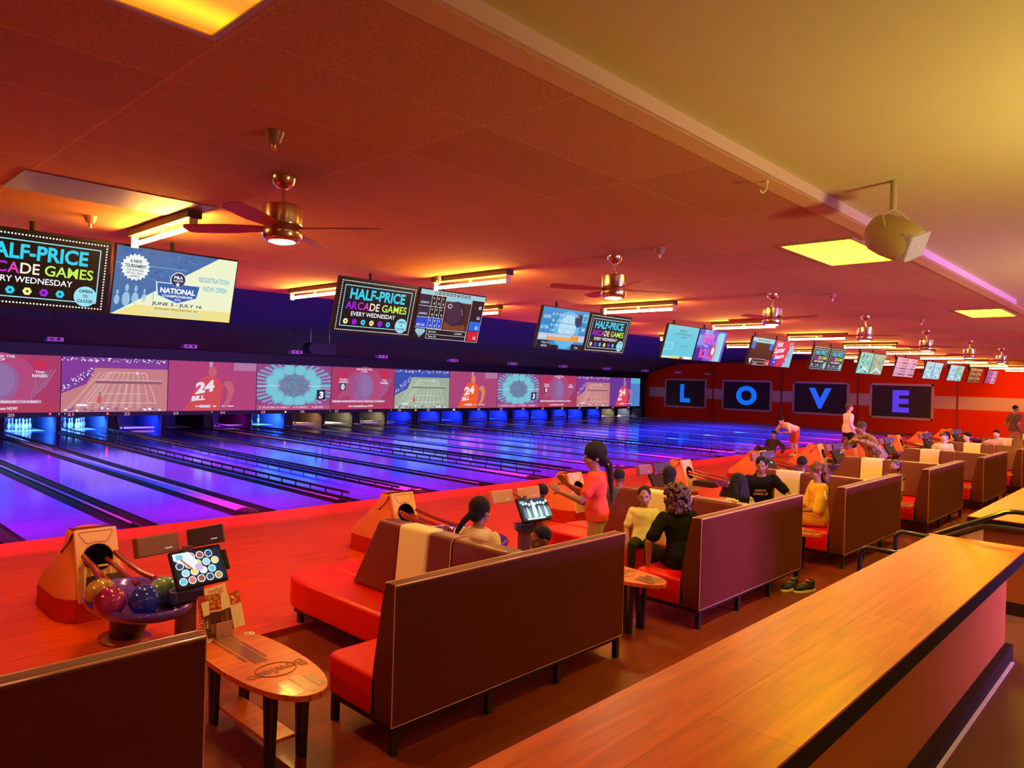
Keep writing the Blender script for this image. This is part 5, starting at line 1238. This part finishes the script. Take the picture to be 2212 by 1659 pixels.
person('boy in a pale yellow tee on the red seat, frowning toward the camera', (6.83, -6.16, fl_), 208, 1.26, skin=SK2, hair=('fade', HB), top=PP('pale_yellow', (.92, .78, .40)), bottom=PP('olive_black', (.035, .03, .025)), head=(6, -4, 3), face=True, vox=.008, wr=(.20, .20, .02), wl=(-.16, .26, .10), lean=-4, hs=.93, sleeve=.72, sleeve_r=.062, shoes=PP('dark_shoe', (.03, .02, .02)))
person('person with auburn curly hair in a black tee, back turned, hand on the red seat', (6.36, -6.93, fl_), 62, 1.60, skin=SK2, hair=('curly', HBR), top=PP('black_tee', (.012, .010, .010)), bottom=PP('black_trousers', (.015, .012, .012)), lean=10, side=-4, head=(10, -10, 0), wl=(-.34, .12, -.06), wr=(.16, .3, .1), poleL=(-1, -.3, .2), vox=.009, sleeve=.75, sleeve_r=.07, palm=(.1, .2, -1))
person('person with dark hair tied back in front of the dark monitor screen', (7.53, -6.02, fl_), 15, 1.66, skin=SK2, hair=('back', HB), top=PP('maroon_top', (.25, .05, .05)), bottom=PP('dark_jeans', (.03, .03, .05)), lean=12, vox=.012)
person('person with long black curls and a white patterned top, back turned', (7.74, -6.86, fl_), 70, 1.62, skin=SK2, hair=('braids', HB), top=mat('cloth_pattern', (.85, .7, .6), .8, noise_=(30, .05, (.35, .15, .1))), bottom=PP('dark_jeans', (.03, .03, .05)), lean=6, vox=.010)
_t, HM, hs, P, F = person('smiling person in a black tee with pink print, facing the camera', (10.02, -6.06, fl_), 214, 1.68, skin=SK2, hair=('back', HB), top=PP('black_tee', (.012, .010, .010)), bottom=PP('black_trousers', (.015, .012, .012)), lean=16, side=3, head=(-16, -12, 4), face=True, vox=.010, wl=(-.20, .36, .10), wr=(.12, .36, .08), poleL=(-1, -.2, -.2), sleeve=.7, sleeve_r=.068, wide=1.05)
m = MB(); vs, fs, a, b_, c, d = text_geo('SMILE', .02); Q = Matrix.Translation(P) @ F.to_4x4()
pt = lambda p, x0, z0, w_, h_: Q @ Vector((-(x0 + (p[0] - a) / (b_ - a) * w_) , .128, z0 + (p[1] - c) / (d - c) * h_))
m.add([pt(p, -.10, .30, .15, .03) for p in vs], fs); m.add([pt(p, -.12, .245, .20, .035) for p in vs], fs); m.build('shirt_print', mat('pink_print', (.8, .4, .5), .6), _t)
_t, HM, hs, P, F = person('seated person in a yellow jersey with white stripes and glasses, looking left', (9.76, -6.98, fl_), 130, 1.66, skin=SK2, hair=('waves', HST), top=PP('gold', (.90, .50, .05)), bottom=PP('gold_trousers', (.80, .34, .06)), lean=2, head=(4, -8, 0), face=True, vox=.010, sleeve=1.02, sleeve_r=.07, wr=(.10, .30, .10), wl=(-.10, .30, .12))
b = MB(); b.M = HM @ Matrix.Scale(hs, 4)
for x in (-1, 1): b.tube([(x * .030 + .019 * math.cos(q), .096, -.004 + .015 * math.sin(q)) for q in [2 * PI * i / 14 for i in range(15)]], .002, 5).tube([(x * .05, .094, 0), (x * .078, .06, .0), (x * .080, -.01, 0)], .002, 5)
b.build('glasses', M_blackm, _t, smooth=True)
b = MB()
for x in (-.012, .012): pass
Q = Matrix.Translation(P) @ F.to_4x4()
for sd in (-1, 1):
    for dx, mm in ((0, None),):
        b.tube([Q @ Vector((sd * .13, .02, .47)), Q @ Vector((sd * .205, .01, .445)), Q @ Vector((sd * .245, .0, .38)), Q @ Vector((sd * .262, -.01, .30))], .013, 6, sx=1.2)
b.build('stripe', mat('jersey_white', (.9, .8, .7), .7), _t, smooth=True)
person('child with black hair half hidden behind the streaked hair', (10.88, -6.30, fl_), 10, 1.56, skin=SK1, hair=('fade', HB), top=PP('child_blue', (.08, .08, .14)), bottom=PP('child_dark', (.05, .03, .04)), vox=.014)
person('toddler with pinned-up dark hair and a dark vest, on the fourth sofa', (12.98, -7.0, fl_), 165, 1.30, skin=SK2, hair=('back', mat('hair_violet', (.05, .015, .04), .4)), top=mat('cloth_dark_floral', (.03, .015, .03), .8, noise_=(25, .05, (.35, .2, .12))), bottom=PP('child_dark', (.05, .03, .04)), vox=.013, sleeve=.2, hs=.92)
camo = mat('cloth_camouflage', (.14, .07, .035), .85, noise_=(9, .04, (.38, .22, .13)))
person('person in a camouflage top leaning left over the sofa, cap on', (14.98, -6.15, fl_), 140, 1.78, 'stand', skin=SK2, hair=('short', mat('cap_dark', (.05, .03, .02), .7)), top=camo, bottom=PP('dark_jeans', (.03, .03, .05)), lean=38, head=(0, -20, 0), wr=(.05, .62, .30), wl=(-.35, .60, .32), vox=.014, sleeve=1.9, sleeve_r=.06, wide=1.25, belly=.03)
person('bending person in a cream tee and red shorts on the approach', (23.1, -1.25, 0), 150, 1.72, 'bend', skin=SK3, hair=('boy', HB), top=PP('cream', (.85, .62, .40)), bottom=PP('red_shorts', (.6, .10, .06)), lean=72, legs='short', vox=.018, wr=(.12, .52, -.10), wl=(-.12, .52, -.10), poleR=(1, 0, -.3), poleL=(-1, 0, -.3), shoes=PP('white_shoe', (.8, .7, .65)), head=(0, -25, 0))
person('person in dark clothes sitting on the approach floor at the feet of the bending one', (22.1, -.85, 0), 165, 1.7, 'floor', skin=SK2, hair=('short', HB), top=PP('dark_olive', (.05, .035, .025)), bottom=PP('dark_olive', (.05, .035, .025)), lean=-22, vox=.018, sleeve=1.8, wr=(.28, -.16, .02), wl=(-.28, -.16, .02), shoes=PP('dark_shoe', (.03, .02, .02)), wide=1.15)
person('tall person in a pink-white tee and black shorts walking right', (21.8, -3.3, 0), -48, 1.82, 'stand', skin=SK3, hair=('boy', mat('hair_brown', (.05, .025, .015), .5)), top=PP('white_tee', (.85, .75, .78)), bottom=PP('black_trousers', (.015, .012, .012)), legs='short', vox=.016, wl=(-.22, .34, .06), wr=(.22, .10, -.02), head=(0, 8, 0), shoes=PP('white_shoe', (.8, .7, .65)), wide=1.05, belly=.03, knee=((.10, .14, -.42), (-.10, -.04, -.43)), ankle=((.11, .22, .075), (-.11, -.2, .09)))
person('boy with a reddish crop and pale tee seated far off by the sofas', (20.38, -6.02, fl_), 200, 1.66, skin=SK3, hair=('boy', mat('hair_red', (.10, .03, .015), .5)), top=PP('cream', (.85, .62, .40)), bottom=PP('dark_jeans', (.03, .03, .05)), vox=.018, lean=12)
person('far seated person with black hair, left of the orange shirt', (21.0, -6.02, fl_), 130, 1.62, skin=SK3, hair=('boy', HB), top=PP('dark_olive', (.05, .035, .025)), bottom=PP('dark_jeans', (.03, .03, .05)), vox=.018, lean=6)
person('far seated boy in an orange shirt with a side-swept black crop', (21.12, -6.46, fl_), 150, 1.66, skin=SK3, hair=('boy', HB), top=PP('orange_tee', (.9, .42, .12)), bottom=PP('dark_jeans', (.03, .03, .05)), vox=.018, lean=8)
person('seated person in a pink tee reaching left, near the right edge', (23.70, -6.62, fl_), 170, 1.66, skin=SK3, hair=('boy', HB), top=PP('pink_tee', (.85, .42, .55)), bottom=PP('dark_jeans', (.03, .03, .05)), vox=.018, lean=8, wr=(.10, .52, .40), wl=(-.15, .5, .36), head=(10, 0, 0))
person('standing bearded person in a grey-brown tee at the right edge by the red wall', (29.0, -6.2, fl_), -45, 1.93, 'stand', skin=SK2, hair=('fade', HB), top=PP('grey_brown', (.14, .07, .06)), bottom=PP('red_trousers', (.45, .12, .08)), vox=.02, wide=1.1)
print('objects', len(bpy.data.objects))
